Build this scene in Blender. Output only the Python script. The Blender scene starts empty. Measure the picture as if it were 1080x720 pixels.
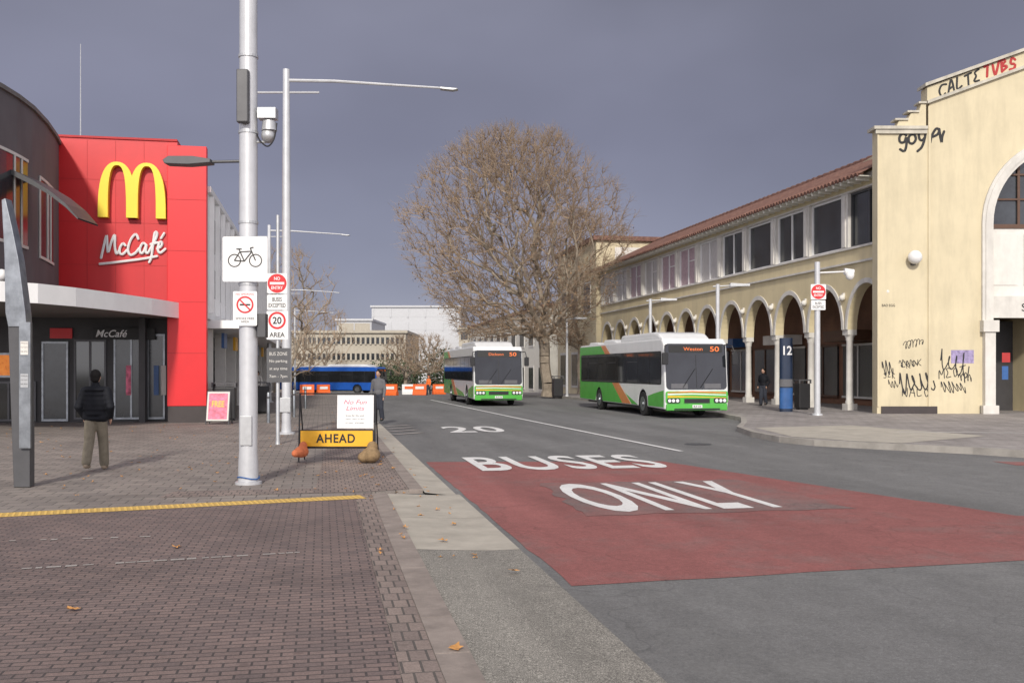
import bpy, bmesh, math, random
import numpy as np
from mathutils import Vector, Matrix
random.seed(7); rng=np.random.default_rng(5)
pi=math.pi
scn=bpy.context.scene; COL=scn.collection
TH=math.atan2(200,1050); cs,sn=math.cos(TH),math.sin(TH)
def S(u,v,z=0.0): return Vector((-sn*u+cs*v, cs*u+sn*v, z))
def G(px,py,z=0.0):
    Y=(1.75-z)*1050/(py-390); return Vector(((px-540)*Y/1050,Y,z))
def AT(px,Y,z=0.0): return Vector(((px-540)*Y/1050,Y,z))
def vx(px,u):
    k=(px-540)/1050; return u*(cs*k+sn)/(cs-sn*k)
def zg(u): return -0.016*(min(max(u,60),130)-60)
def uv_of(p): return (-sn*p.x+cs*p.y, cs*p.x+sn*p.y)
def onz(p,base=0.0):
    u,v=uv_of(p); return Vector((p.x,p.y,zg(u)+base))
# ------------------------------------------------------------------ materials
def nt(name):
    m=bpy.data.materials.new(name); m.use_nodes=True; n=m.node_tree; n.nodes.clear()
    o=n.nodes.new('ShaderNodeOutputMaterial'); b=n.nodes.new('ShaderNodeBsdfPrincipled'); n.links.new(b.outputs[0],o.inputs[0])
    return m,n,b
def c4(c): return (c[0],c[1],c[2],1)
def noise(n,vec,scale,detail=4,rough=.6):
    t=n.nodes.new('ShaderNodeTexNoise'); t.inputs['Scale'].default_value=scale; t.inputs['Detail'].default_value=detail; t.inputs['Roughness'].default_value=rough
    n.links.new(vec,t.inputs['Vector']); return t.outputs['Fac']
def ramp(n,fac,stops):
    r=n.nodes.new('ShaderNodeValToRGB'); e=r.color_ramp.elements
    while len(e)<len(stops): e.new(.5)
    for i,(p,c) in enumerate(stops):
        e[i].position=p; e[i].color=c4(c) if not isinstance(c,(int,float)) else (c,c,c,1)
    n.links.new(fac,r.inputs[0]); return r.outputs[0]
def mix(n,fac,a,b,mode='MIX'):
    x=n.nodes.new('ShaderNodeMix'); x.data_type='RGBA'; x.blend_type=mode
    if isinstance(fac,(int,float)): x.inputs[0].default_value=fac
    else: n.links.new(fac,x.inputs[0])
    for s,i in ((a,6),(b,7)):
        if isinstance(s,tuple): x.inputs[i].default_value=c4(s)
        else: n.links.new(s,x.inputs[i])
    return x.outputs[2]
def bump(n,b,h,st=.3,dist=.02):
    u=n.nodes.new('ShaderNodeBump'); u.inputs['Strength'].default_value=st; u.inputs['Distance'].default_value=dist
    n.links.new(h,u.inputs['Height']); n.links.new(u.outputs[0],b.inputs['Normal'])
def mat(name,col,rough=.6,metal=0,var=.12,vs=3.0,bmp=0,bs=40,spec=None,grime=0,emit=0):
    m,n,b=nt(name); tc=n.nodes.new('ShaderNodeTexCoord').outputs['Object']
    lo=tuple(max(0,x*(1-var)) for x in col); hi=tuple(min(1,x*(1+var)) for x in col)
    f=noise(n,tc,vs,5,.65); c=ramp(n,f,[(.3,lo),(.7,hi)])
    if grime:
        mp=n.nodes.new('ShaderNodeMapping'); mp.inputs['Scale'].default_value=(1,1,.18); n.links.new(tc,mp.inputs[0])
        g=noise(n,mp.outputs[0],1.7,6,.7); gf=ramp(n,g,[(.45,0.0),(.75,1.0)])
        mm=n.nodes.new('ShaderNodeMath'); mm.operation='MULTIPLY'; mm.inputs[1].default_value=grime; n.links.new(gf,mm.inputs[0])
        c=mix(n,mm.outputs[0],c,tuple(x*.45 for x in col))
    n.links.new(c,b.inputs['Base Color']); b.inputs['Roughness'].default_value=rough; b.inputs['Metallic'].default_value=metal
    if spec is not None: b.inputs['Specular IOR Level'].default_value=spec
    if bmp: bump(n,b,noise(n,tc,bs,4),bmp)
    if emit:
        b.inputs['Emission Color'].default_value=c4(col); b.inputs['Emission Strength'].default_value=emit
    return m
def brickmat(name,c1,c2,mort,w,h,mo=.006,rough=.85,stain=.35,freq=.5,rot=0):
    m,n,b=nt(name); tc=n.nodes.new('ShaderNodeTexCoord').outputs['Object']
    mp=n.nodes.new('ShaderNodeMapping'); mp.inputs['Rotation'].default_value=(0,0,rot); n.links.new(tc,mp.inputs[0])
    t=n.nodes.new('ShaderNodeTexBrick'); t.offset=.5; t.inputs['Scale'].default_value=1
    t.inputs['Color1'].default_value=c4(c1); t.inputs['Color2'].default_value=c4(c2); t.inputs['Mortar'].default_value=c4(mort)
    t.inputs['Mortar Size'].default_value=mo; t.inputs['Brick Width'].default_value=w; t.inputs['Row Height'].default_value=h; t.inputs['Bias'].default_value=-.1
    n.links.new(mp.outputs[0],t.inputs['Vector'])
    f=noise(n,tc,freq,7,.7); s=ramp(n,f,[(.3,1-stain),(.5,1.0),(.72,1+stain*.5)])
    c=mix(n,1.0,t.outputs['Color'],s,'MULTIPLY')
    f2=noise(n,tc,60,3,.8); s2=ramp(n,f2,[(.3,.72),(.7,1.22)]); c=mix(n,1.0,c,s2,'MULTIPLY')
    f3=noise(n,tc,5.0,2,.5); s3=ramp(n,f3,[(.69,0.0),(.75,.5)]); c=mix(n,s3,c,tuple(x*.45 for x in c1))
    n.links.new(c,b.inputs['Base Color']); b.inputs['Roughness'].default_value=rough
    inv=n.nodes.new('ShaderNodeMath'); inv.operation='SUBTRACT'; inv.inputs[0].default_value=1; n.links.new(t.outputs['Fac'],inv.inputs[1])
    bump(n,b,inv.outputs[0],.6,.006); return m
def roadmat(name,base,worn=None,speck=.35,wornlo=.5,wornhi=.75,rough=.9):
    m,n,b=nt(name); tc=n.nodes.new('ShaderNodeTexCoord').outputs['Object']
    f=noise(n,tc,110,3,.8); c=ramp(n,f,[(.3,tuple(x*(1-speck) for x in base)),(.55,base),(.75,tuple(min(1,x*(1+speck*2)) for x in base))])
    if worn:
        w=ramp(n,noise(n,tc,.55,8,.75),[(wornlo,0.0),(wornhi,1.0)]); c=mix(n,w,c,worn)
    mp=n.nodes.new('ShaderNodeMapping'); mp.inputs['Scale'].default_value=(1,.12,1); n.links.new(tc,mp.inputs[0])
    s=ramp(n,noise(n,mp.outputs[0],.9,6,.6),[(.3,.8),(.7,1.18)]); c=mix(n,1.0,c,s,'MULTIPLY')
    s=ramp(n,noise(n,tc,3.5,6,.7),[(.3,.9),(.7,1.08)]); c=mix(n,1.0,c,s,'MULTIPLY')
    s=ramp(n,noise(n,tc,28,4,.8),[(.3,.8),(.7,1.18)]); c=mix(n,1.0,c,s,'MULTIPLY')
    v=n.nodes.new('ShaderNodeTexVoronoi'); v.feature='DISTANCE_TO_EDGE'; v.inputs['Scale'].default_value=.32
    nn=n.nodes.new('ShaderNodeTexNoise'); nn.inputs['Scale'].default_value=1.3; n.links.new(tc,nn.inputs['Vector'])
    ad=n.nodes.new('ShaderNodeVectorMath'); ad.operation='ADD'; n.links.new(tc,ad.inputs[0]); n.links.new(nn.outputs['Color'],ad.inputs[1]); n.links.new(ad.outputs[0],v.inputs['Vector'])
    cr=ramp(n,v.outputs['Distance'],[(0,.78),(.005,1.0)]); c=mix(n,1.0,c,cr,'MULTIPLY')
    n.links.new(c,b.inputs['Base Color']); b.inputs['Roughness'].default_value=rough
    bump(n,b,f,.5,.006); return m
M={}
M['pave_near']=brickmat('paver_red_brown',(.225,.165,.15),(.155,.12,.115),(.075,.062,.06),.165,.082,.0075,stain=.25)
M['pave_far']=brickmat('paver_grey_brown',(.275,.24,.215),(.205,.18,.165),(.11,.1,.09),.3,.3,.009,stain=.3)
M['pave_border']=brickmat('paver_border',(.27,.215,.19),(.20,.16,.145),(.10,.088,.08),.115,.23,.008)
M['kerb_stone']=mat('kerb_stone',(.27,.23,.205),.85,var=.25,vs=3,bmp=.3)
M['pave_right']=brickmat('paver_right',(.32,.295,.285),(.25,.23,.22),(.14,.13,.125),.4,.4,.01)
M['asphalt']=roadmat('asphalt',(.165,.165,.165),(.195,.195,.192))
M['red_road']=roadmat('red_road_coating',(.28,.10,.093),(.20,.14,.132),wornlo=.5,wornhi=.8)
M['worn_red']=roadmat('worn_red_coating',(.20,.14,.134),(.25,.11,.102),wornlo=.42,wornhi=.6)
M['aggregate']=roadmat('aggregate',(.29,.275,.245),(.20,.19,.17),speck=.95)
M['concrete']=mat('concrete',(.42,.39,.335),.85,var=.15,vs=2,bmp=.15,grime=.3)
M['kerb']=mat('kerb_concrete',(.33,.31,.28),.85,var=.2,vs=2,bmp=.2)
def paintmat(name,col,under):
    m,n,b=nt(name); tc=n.nodes.new('ShaderNodeTexCoord').outputs['Object']
    f=ramp(n,noise(n,tc,14,8,.85),[(.52,0.0),(.7,.75)]); c=mix(n,f,col,under)
    c=mix(n,1.0,c,ramp(n,noise(n,tc,.9,6,.7),[(.3,.85),(.7,1.05)]),'MULTIPLY')
    n.links.new(c,b.inputs['Base Color']); b.inputs['Roughness'].default_value=.8; return m
M['road_paint']=paintmat('road_paint',(.76,.76,.75),(.3,.26,.25))
M['faded_paint']=paintmat('faded_paint',(.38,.35,.33),(.2,.165,.155))
M['yellow_tactile']=paintmat('yellow_tactile',(.60,.40,.11),(.38,.26,.12))
M['white']=mat('white_paint',(.76,.76,.76),.5,var=.04)
M['offwhite']=mat('white_render',(.68,.66,.62),.7,var=.06,grime=.25)
M['canopy_white']=mat('canopy_white',(.86,.86,.85),.5,var=.03,grime=.08)
M['cream']=mat('cream_render',(.61,.535,.37),.8,var=.07,vs=.7,bmp=.1,bs=25,grime=.32)
M['cream_d']=mat('cream_render_arcade',(.64,.55,.35),.8,var=.07,vs=.8,bmp=.1,bs=25,grime=.25)
M['cream_l']=mat('pale_cream',(.66,.64,.57),.7,var=.06,grime=.3)
M['trim']=mat('stone_trim',(.62,.60,.56),.7,var=.1,vs=2,grime=.35)
M['trim_w']=mat('weathered_coping',(.50,.47,.40),.8,var=.2,vs=2,grime=.6)
M['plinth']=mat('dark_plinth',(.05,.04,.04),.6)
M['brick_red']=mat('shop_back_wall',(.20,.10,.06),.7,var=.3,vs=.6)
M['brown']=mat('timber_brown',(.10,.05,.03),.5)
def tilemat():
    m,n,b=nt('terracotta_tiles'); tc=n.nodes.new('ShaderNodeTexCoord').outputs['Object']
    c=ramp(n,noise(n,tc,3.3,6,.8),[(.3,(.07,.04,.035)),(.5,(.165,.08,.06)),(.7,(.28,.17,.13))])
    n.links.new(c,b.inputs['Base Color']); b.inputs['Roughness'].default_value=.85; return m
M['tile']=tilemat()
def glassm(name,col=(.012,.014,.017),rough=.06,var=.5,vs=1.2):
    m=mat(name,col,rough,var=var,vs=vs,spec=.8); return m
M['glass']=glassm('dark_glass')
M['glass2']=glassm('dim_window_glass',(.025,.03,.035),.18,.6,.9)
M['blind']=mat('white_blind',(.5,.48,.47),.35,var=.1,vs=4)
M['blind_p']=mat('pink_blind',(.42,.30,.34),.35,var=.25,vs=5)
M['red']=mat('red_panel',(.58,.018,.022),.38,var=.05,vs=1.2,grime=.08)
M['red_sunlit']=mat('red_panel_sunlit',(.70,.02,.025),.35,var=.04,vs=1.2)  # red cladding with sunlight painted in as a lighter tone, for the pillar
M['red_dark']=mat('panel_joint',(.42,.013,.016),.6)
M['yellow']=mat('logo_yellow',(.88,.66,.04),.35,var=.03)
M['grey_wall']=mat('dark_grey_render',(.125,.118,.125),.8,var=.1,vs=.8,bmp=.1,grime=.25)
M['shop_dark']=mat('shopfront_dark',(.035,.033,.035),.5,var=.3,vs=1)
M['soffit']=mat('soffit_grey',(.16,.155,.15),.8)
M['black']=mat('black_plastic',(.018,.018,.02),.45)
M['rubber']=mat('rubber',(.02,.02,.02),.85)
M['steel']=mat('galvanised_steel',(.50,.51,.52),.42,.55,var=.12,vs=6,grime=.15)
M['pole_w']=mat('pale_pole_paint',(.55,.56,.58),.4,.25,var=.08,vs=4,grime=.25)
M['brushed']=mat('brushed_steel',(.30,.32,.34),.35,.8,var=.3,vs=5,grime=.35)
M['dkmetal']=mat('dark_metal',(.10,.10,.105),.45,.4)
M['sign_red']=mat('sign_red',(.60,.02,.025),.4,var=.03)
M['sign_yel']=mat('sign_yellow',(.80,.42,.02),.45,var=.04)
M['sign_blk']=mat('sign_black',(.012,.012,.012),.5)
M['navy']=mat('navy_panel',(.018,.03,.06),.3,var=.1)
M['pink']=mat('poster_pink',(.72,.13,.22),.5,var=.6,vs=7)
M['orange']=mat('safety_orange',(.75,.13,.02),.5,var=.1)
M['sack']=mat('hessian_sack',(.25,.17,.09),.95,var=.3,vs=12,bmp=.4)
M['sack_o']=mat('orange_sack',(.6,.17,.07),.85,var=.2,vs=12,bmp=.4)
M['bus_white']=mat('bus_white_paint',(.72,.73,.73),.25,var=.03,grime=.15)
M['bus_green']=mat('bus_green_paint',(.085,.42,.06),.25,var=.06,grime=.15)
M['bus_orange']=mat('bus_orange_stripe',(.62,.22,.07),.3)
M['bus_blue']=mat('bus_blue_paint',(.015,.09,.40),.3)
M['led']=mat('led_amber',(.75,.16,.03),.5,emit=.4,var=.25,vs=20)
M['lamp']=mat('headlamp_lens',(.8,.82,.85),.1,var=.05,spec=.9)
M['bark']=mat('plane_bark',(.27,.225,.175),.9,var=.35,vs=2.5,bmp=.4,bs=12)
M['twig']=mat('twig_bark',(.29,.215,.15),.9,var=.25,vs=1)
M['dryleaf']=mat('dry_brown_leaf',(.27,.17,.09),.8,var=.4,vs=3)
M['evergreen']=mat('evergreen_leaf',(.035,.06,.025),.8,var=.5,vs=2)
M['leaf']=mat('fallen_leaf',(.50,.25,.08),.8,var=.3,vs=30)
M['skin']=mat('skin',(.42,.25,.18),.6,var=.05)
M['hair']=mat('hair',(.010,.009,.009),.8,spec=.2)
M['jacket']=mat('puffer_jacket',(.010,.011,.015),.75,var=.2,vs=8,spec=.2)
M['khaki']=mat('khaki_trousers',(.20,.175,.13),.85,var=.2,vs=8,bmp=.3)
M['shoe']=mat('shoe',(.33,.26,.19),.7)
M['hivis']=mat('orange_vest',(.8,.17,.03),.7)
M['denim']=mat('dark_trousers',(.03,.035,.05),.85)
M['grey_cloth']=mat('grey_cloth',(.12,.12,.13),.85)
M['graf_k']=mat('graffiti_black',(.02,.02,.022),.7)
M['graf_r']=mat('graffiti_red',(.40,.03,.03),.7)
M['graf_p']=mat('graffiti_purple',(.30,.25,.42),.7,var=.5,vs=6)
M['far_beige']=mat('office_beige',(.42,.385,.32),.8,var=.1)
M['far_white']=mat('office_pale',(.50,.51,.53),.7,var=.06)
M['blue_panel']=mat('blue_panel',(.03,.10,.28),.4,var=.2)
M['warm']=mat('menu_screen',(.75,.22,.04),.5,var=.6,vs=6,emit=.5)
M['ground']=mat('dull_ground',(.12,.115,.10),.95,var=.25,vs=.1)
# ------------------------------------------------------------------ mesh helper
class MB:
    def __init__(s): s.v=[];s.f=[];s.m=[];s.mi=0;s.M=None
    def add(s,vs,fs,mis=None):
        n=len(s.v)
        s.v+=[tuple(s.M@Vector(p)) for p in vs] if s.M else [tuple(p) for p in vs]
        s.f+=[tuple(i+n for i in f) for f in fs]; s.m+=mis if mis else [s.mi]*len(fs)
    def box(s,x0,x1,y0,y1,z0,z1):
        s.add([(x0,y0,z0),(x1,y0,z0),(x1,y1,z0),(x0,y1,z0),(x0,y0,z1),(x1,y0,z1),(x1,y1,z1),(x0,y1,z1)],
              [(0,3,2,1),(4,5,6,7),(0,1,5,4),(1,2,6,5),(2,3,7,6),(3,0,4,7)])
    def prism(s,pts,a,b,ax='y',emi=None):
        n=len(pts)
        f={'x':lambda p,t:(t,p[0],p[1]),'y':lambda p,t:(p[0],t,p[1]),'z':lambda p,t:(p[0],p[1],t)}[ax]
        vs=[f(p,a) for p in pts]+[f(p,b) for p in pts]
        fs=[tuple(range(n)),tuple(range(2*n-1,n-1,-1))]+[(i,i+n,(i+1)%n+n,(i+1)%n) for i in range(n)]
        mis=None
        if emi: mis=[s.mi,s.mi]+[emi.get(i,s.mi) for i in range(n)]
        s.add(vs,fs,mis)
    def flat(s,pts): s.add(pts,[tuple(range(len(pts)))])
    def tube(s,p0,p1,r0,r1=None,n=8,cap=True):
        if r1 is None: r1=r0
        p0=Vector(p0);p1=Vector(p1);d=(p1-p0)
        if d.length<1e-6: return
        d.normalize(); a=d.orthogonal().normalized(); b=d.cross(a)
        vs=[]
        for p,r in ((p0,r0),(p1,r1)):
            for i in range(n):
                t=2*pi*i/n; vs.append(p+a*(r*math.cos(t))+b*(r*math.sin(t)))
        fs=[(i,(i+1)%n,(i+1)%n+n,i+n) for i in range(n)]
        if cap: fs+=[tuple(range(n-1,-1,-1)),tuple(range(n,2*n))]
        s.add(vs,fs)
    def path(s,pts,r,n=6):
        for i in range(len(pts)-1):
            rr=r if not isinstance(r,(list,tuple)) else r[i]; r2=r if not isinstance(r,(list,tuple)) else r[i+1]
            s.tube(pts[i],pts[i+1],rr,r2,n)
    def ell(s,c,r,nu=12,nv=8):
        if isinstance(r,(int,float)): r=(r,r,r)
        vs=[(c[0],c[1],c[2]-r[2])]
        for j in range(1,nv):
            ph=-pi/2+pi*j/nv
            for i in range(nu):
                t=2*pi*i/nu; vs.append((c[0]+r[0]*math.cos(ph)*math.cos(t),c[1]+r[1]*math.cos(ph)*math.sin(t),c[2]+r[2]*math.sin(ph)))
        vs.append((c[0],c[1],c[2]+r[2])); top=len(vs)-1; fs=[]
        for i in range(nu):
            fs.append((0,1+(i+1)%nu,1+i)); fs.append((top,top-nu+i,top-nu+(i+1)%nu))
        for j in range(nv-2):
            for i in range(nu):
                a=1+j*nu+i;b=1+j*nu+(i+1)%nu; fs.append((a,b,b+nu,a+nu))
        s.add(vs,fs)
    def cap(s,p0,p1,r0,r1=None):
        r1=r0 if r1 is None else r1
        s.tube(p0,p1,r0,r1,12); s.ell(p0,r0,12,8); s.ell(p1,r1,12,8)
    def lathe(s,prof,c=(0,0,0),n=16):
        vs=[];fs=[]
        for r,z in prof:
            for i in range(n):
                t=2*pi*i/n; vs.append((c[0]+r*math.cos(t),c[1]+r*math.sin(t),c[2]+z))
        for j in range(len(prof)-1):
            for i in range(n):
                a=j*n+i;b=j*n+(i+1)%n; fs.append((a,b,b+n,a+n))
        fs.append(tuple(range(n-1,-1,-1))); k=(len(prof)-1)*n; fs.append(tuple(range(k,k+n)))
        s.add(vs,fs)
    def ring(s,cx,cz,r0,r1,y,a0=0,a1=2*pi,n=28,th=.004):
        for i in range(n):
            t0=a0+(a1-a0)*i/n;t1=a0+(a1-a0)*(i+1)/n
            P=[(cx+r*math.cos(t),cz+r*math.sin(t)) for r,t in ((r0,t0),(r1,t0),(r1,t1),(r0,t1))]
            s.add([(p[0],y,p[1]) for p in P]+[(p[0],y-th,p[1]) for p in P],[(4,5,6,7),(1,5,6,2),(0,3,7,4),(0,1,2,3)])
    def disc(s,cx,cz,r,y,n=28,th=.004): s.prism([(cx+r*math.cos(2*pi*i/n),cz+r*math.sin(2*pi*i/n)) for i in range(n)],y-th,y,'y')
    def build(s,name,mats,parent=None,smooth=False,bev=0,recalc=True):
        me=bpy.data.meshes.new(name); me.from_pydata(s.v,[],s.f)
        if not isinstance(mats,(list,tuple)): mats=[mats]
        for m in mats: me.materials.append(M[m] if isinstance(m,str) else m)
        me.polygons.foreach_set('material_index',s.m)
        if smooth: me.polygons.foreach_set('use_smooth',[True]*len(s.f))
        if recalc:
            b=bmesh.new(); b.from_mesh(me); bmesh.ops.recalc_face_normals(b,faces=b.faces); b.to_mesh(me); b.free()
        me.update(); o=bpy.data.objects.new(name,me); COL.objects.link(o)
        if parent: o.parent=parent
        if bev:
            q=o.modifiers.new('b','BEVEL'); q.width=bev; q.segments=2; q.limit_method='ANGLE'; q.angle_limit=math.radians(40)
        if smooth:
            try: me.set_sharp_from_angle(angle=math.radians(42))
            except Exception: pass
        return o
def rrect(x0,x1,z0,z1,r,n=4):
    P=[]
    for cx,cz,a in ((x1-r,z1-r,0),(x0+r,z1-r,pi/2),(x0+r,z0+r,pi),(x1-r,z0+r,1.5*pi)):
        for i in range(n+1):
            t=a+pi/2*i/n; P.append((cx+r*math.cos(t),cz+r*math.sin(t)))
    return P
def tag(o,label,cat,group=None,kind=None):
    o['label']=label;o['category']=cat
    if group:o['group']=group
    if kind:o['kind']=kind
    return o
def thing(name,label,cat,loc=(0,0,0),rz=0,group=None):
    o=bpy.data.objects.new(name,None); COL.objects.link(o); o.location=loc; o.rotation_euler=(0,0,rz); o.empty_display_size=.2
    return tag(o,label,cat,group)
def struct(o,label=None,cat=None):
    o['kind']='structure'
    if label:o['label']=label
    if cat:o['category']=cat
    return o
def txt(name,s,w,h,m,parent,loc,rot=(pi/2,0,0),bold=.015,shear=0,ext=0,space=1.0):
    cu=bpy.data.curves.new('t','FONT'); cu.body=s; cu.size=1; cu.offset=bold; cu.shear=shear; cu.extrude=ext; cu.resolution_u=4; cu.space_character=space; cu.align_x='CENTER'
    ob=bpy.data.objects.new('t',cu); COL.objects.link(ob); bpy.context.view_layer.update()
    me=bpy.data.meshes.new_from_object(ob.evaluated_get(bpy.context.evaluated_depsgraph_get()))
    bpy.data.objects.remove(ob); bpy.data.curves.remove(cu)
    xs=[v.co.x for v in me.vertices];ys=[v.co.y for v in me.vertices]
    x0,x1,y0,y1=min(xs),max(xs),min(ys),max(ys); sy=h/(y1-y0); sx=(w/(x1-x0)) if w else sy
    for v in me.vertices: v.co.x=(v.co.x-(x0+x1)/2)*sx; v.co.y=(v.co.y-(y0+y1)/2)*sy
    me.materials.clear(); me.materials.append(M[m]); me.name=name
    o=bpy.data.objects.new(name,me); COL.objects.link(o); o.location=loc; o.rotation_euler=rot
    if parent:o.parent=parent
    return o
def smoothpts(pts,k=5):
    q=[]; n=len(pts[0])
    for i in range(len(pts)-1):
        p0=pts[max(0,i-1)];p1=pts[i];p2=pts[i+1];p3=pts[min(len(pts)-1,i+2)]
        for j in range(k):
            t=j/k; q.append(tuple(.5*((2*p1[a])+(-p0[a]+p2[a])*t+(2*p0[a]-5*p1[a]+4*p2[a]-p3[a])*t*t+(-p0[a]+3*p1[a]-3*p2[a]+p3[a])*t**3) for a in range(n)))
    q.append(tuple(pts[-1])); return q
def strokes(name,ss,ox,oz,sx,sz,r,y,m,parent,tilt=0,flat=1.0):
    mb=MB()
    for st in ss:
        q=[(ox+x*sx,y,oz+z*sz+tilt*x*sx) for x,z in smoothpts(st)]
        mb.path(q,r,6)
        for p in (q[0],q[-1]): mb.ell(p,r,6,4)
    if flat!=1.0: mb.v=[(v[0],y+(v[1]-y)*flat,v[2]) for v in mb.v]
    return mb.build(name,m,parent,smooth=True)
# ------------------------------------------------------------------ ground
def sheet_uv(name,pts,z,m):
    mb=MB(); mb.flat([(v,u,z+zg(u)) for u,v in pts]); o=mb.build(name,m,recalc=False); o.rotation_euler=(0,0,TH); return o
def strip_uv(name,us,vl,vr,z,m):
    mb=MB()
    for a,b in zip(us[:-1],us[1:]):
        mb.flat([(vl,a,z+zg(a)),(vr,a,z+zg(a)),(vr,b,z+zg(b)),(vl,b,z+zg(b))])
    o=mb.build(name,m,recalc=False); o.rotation_euler=(0,0,TH); return o
def ragged(pts,amp,step,seed):
    rr=random.Random(seed); out=[]
    for i in range(len(pts)):
        a=Vector(pts[i]);b=Vector(pts[(i+1)%len(pts)]); n=max(1,int((b-a).length/step))
        for k in range(n):
            p=a.lerp(b,k/n); out.append((p.x+rr.uniform(-amp,amp),p.y+rr.uniform(-amp,amp)))
    return out
struct(strip_uv('ground',[-400,60,130,2500],-1500,1500,-.16,'ground'),'dull open ground reaching the horizon','ground')
struct(strip_uv('road',[-30,60,130,400],-3,70,-.06,'asphalt'),'grey asphalt road','road')
RZ=-.06; RS=1.81/1.75
def pave(name,rows,z,m,thick=.12):
    mb=MB()
    for (u0,a0,b0),(u1,a1,b1) in zip(rows[:-1],rows[1:]):
        q=[(a0,u0,z+zg(u0)),(b0,u0,z+zg(u0)),(b1,u1,z+zg(u1)),(a1,u1,z+zg(u1))]
        mb.add(q+[(p[0],p[1],p[2]-thick) for p in q],[(0,1,2,3),(1,5,6,2),(0,4,5,1),(3,2,6,7)])
    o=mb.build(name,m,recalc=False); o.rotation_euler=(0,0,TH); return o
struct(pave('pavement',[(-20,-70,.68),(14.4,-70,.68),(14.6,-70,1.25),(60,-70,1.25),(130,-70,1.25),(300,-70,1.25)],0,'pave_far'),'grey brown paved footpath on the left','pavement')
struct(sheet_uv('pavement_brick_field',[(-20,-60),(-20,.44),(14.0,.44),(12.9,-3.81),(9.5,-16.2),(-2,-60)],.004,'pave_near'),'dark red brown brick paving in the foreground','paving')
struct(sheet_uv('pavement_brick_edging',[(-20,.445),(-20,.675),(14.3,.675),(14.2,.445)],.005,'pave_border'))
struct(sheet_uv('pavement_border',[(14.3,-2.2),(14.45,.67),(14.65,1.24),(34,1.24),(34,.35),(15,-.1),(15,-2.1)],.004,'pave_border'))
mb=MB()
u=-20
while u<14.2:
    e=min(u+.9,14.3); mb.box(.68,.9,u+.004,e-.004,-.1,.009+random.uniform(-.002,.002)); u+=.9
for u0,u1 in ((14.6,60),(60,130)):
    q=[(1.25,u0),(1.45,u0),(1.45,u1),(1.25,u1)]
    mb.add([(p[0],p[1],.006+zg(p[1])) for p in q]+[(p[0],p[1],-.1+zg(p[1])) for p in q],[(0,1,2,3),(1,5,6,2),(0,1,5,4)])
o=mb.build('kerb',['kerb_stone'],recalc=False); o.rotation_euler=(0,0,TH); struct(o)
mb=MB(); N=12
def gut(mb,u0,u1,v0,v1):
    f=lambda t:-.012-.036*min(1,t*1.4)-.004*math.sin(pi*t)
    for i in range(N):
        a=i/N;b=(i+1)/N
        mb.flat([(v0+(v1-v0)*a,u0,f(a)),(v0+(v1-v0)*b,u0,f(b)),(v0+(v1-v0)*b,u1,f(b)),(v0+(v1-v0)*a,u1,f(a))])
gut(mb,-20,9.8,.9,1.95)
o=mb.build('gutter','aggregate',smooth=True,recalc=False); o.rotation_euler=(0,0,TH); struct(o,'rough exposed aggregate gutter beside the kerb','gutter')
mb=MB(); gut(mb,9.812,12,.9,1.95); gut(mb,12.01,14.3,.9,1.95); gut(mb,14.31,60,1.45,1.9)
o=mb.build('gutter_ramp','concrete',smooth=True,recalc=False); o.rotation_euler=(0,0,TH); struct(o,'smooth pale concrete kerb ramp','gutter')
a=G(-60,546.5);b=G(383,524)
mb=MB(); d=(b-a).normalized(); nrm=Vector((-d.y,d.x,0)); L=(b-a).length
mb.flat([a-nrm*.19+Vector((0,0,.008)),b-nrm*.19+Vector((0,0,.008)),b+nrm*.19+Vector((0,0,.008)),a+nrm*.19+Vector((0,0,.008))])
t=.05
while t<L:
    for w in (-.14,-.07,0,.07,.14):
        p=a+d*t+nrm*w
        mb.add([p+Vector((x,y,.0085)) for x,y in ((-.018,-.018),(.018,-.018),(.018,.018),(-.018,.018))]+[p+Vector((x,y,.013)) for x,y in ((-.012,-.012),(.012,-.012),(.012,.012),(-.012,.012))],[(4,5,6,7),(0,1,5,4),(1,2,6,5),(2,3,7,6),(3,0,4,7)])
    t+=.07
struct(mb.build('tactile_strip','yellow_tactile',recalc=False),'yellow tactile strip across the brick paving','tactile paving')
mb=MB()
for (p0,p1) in (((-40,604),(312,583)),((0,571),(160,566))):
    a=G(*p0);b=G(*p1);d=(b-a);L=d.length;d.normalize();nn=Vector((-d.y,d.x,0));t=0
    while t<L:
        l=random.uniform(.05,.13)
        if random.random()<(.85 if p0[0]<0 else .4):
            w=random.uniform(.02,.04)
            p=a+d*t; mb.flat([p-nn*w+Vector((0,0,.009)),p+d*l-nn*w+Vector((0,0,.009)),p+d*l+nn*w+Vector((0,0,.009)),p+nn*w+Vector((0,0,.009))])
        t+=l+random.uniform(.01,.05)
struct(mb.build('faded_line','faded_paint',recalc=False),'faded broken white line on the bricks','road marking')
def sc(pts): return [(u*RS,v*RS) for u,v in pts]
struct(sheet_uv('bus_lane_surface',sc(ragged([(7.84,1.98),(8.1,6.3),(7.7,9.2),(7.4,12),(9.2,12),(10.6,8.2),(14.2,7.3),(18.2,6.4),(18.9,1.93)],.02,.4,3)),RZ+.004,'red_road'),'worn red coating of the bus lane','road surface')
struct(sheet_uv('worn_patch',sc(ragged([(11.55,3.15),(11.5,6.6),(14.9,6.5),(15.0,3.25)],.07,.25,4)),RZ+.008,'worn_red'))
struct(sheet_uv('red_strip',sc([(16.2,12.5),(15.0,16),(15.4,16.2),(17.0,12.6)]),RZ+.004,'red_road'))
mb=MB(); p=S(23.0,9.0,RZ+.006); mb.flat([p+Vector((.33*math.cos(2*pi*k/24),.33*math.sin(2*pi*k/24),0)) for k in range(24)]); struct(mb.build('manhole_cover','dkmetal',recalc=False),'round dark manhole cover in the road','manhole cover')
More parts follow.
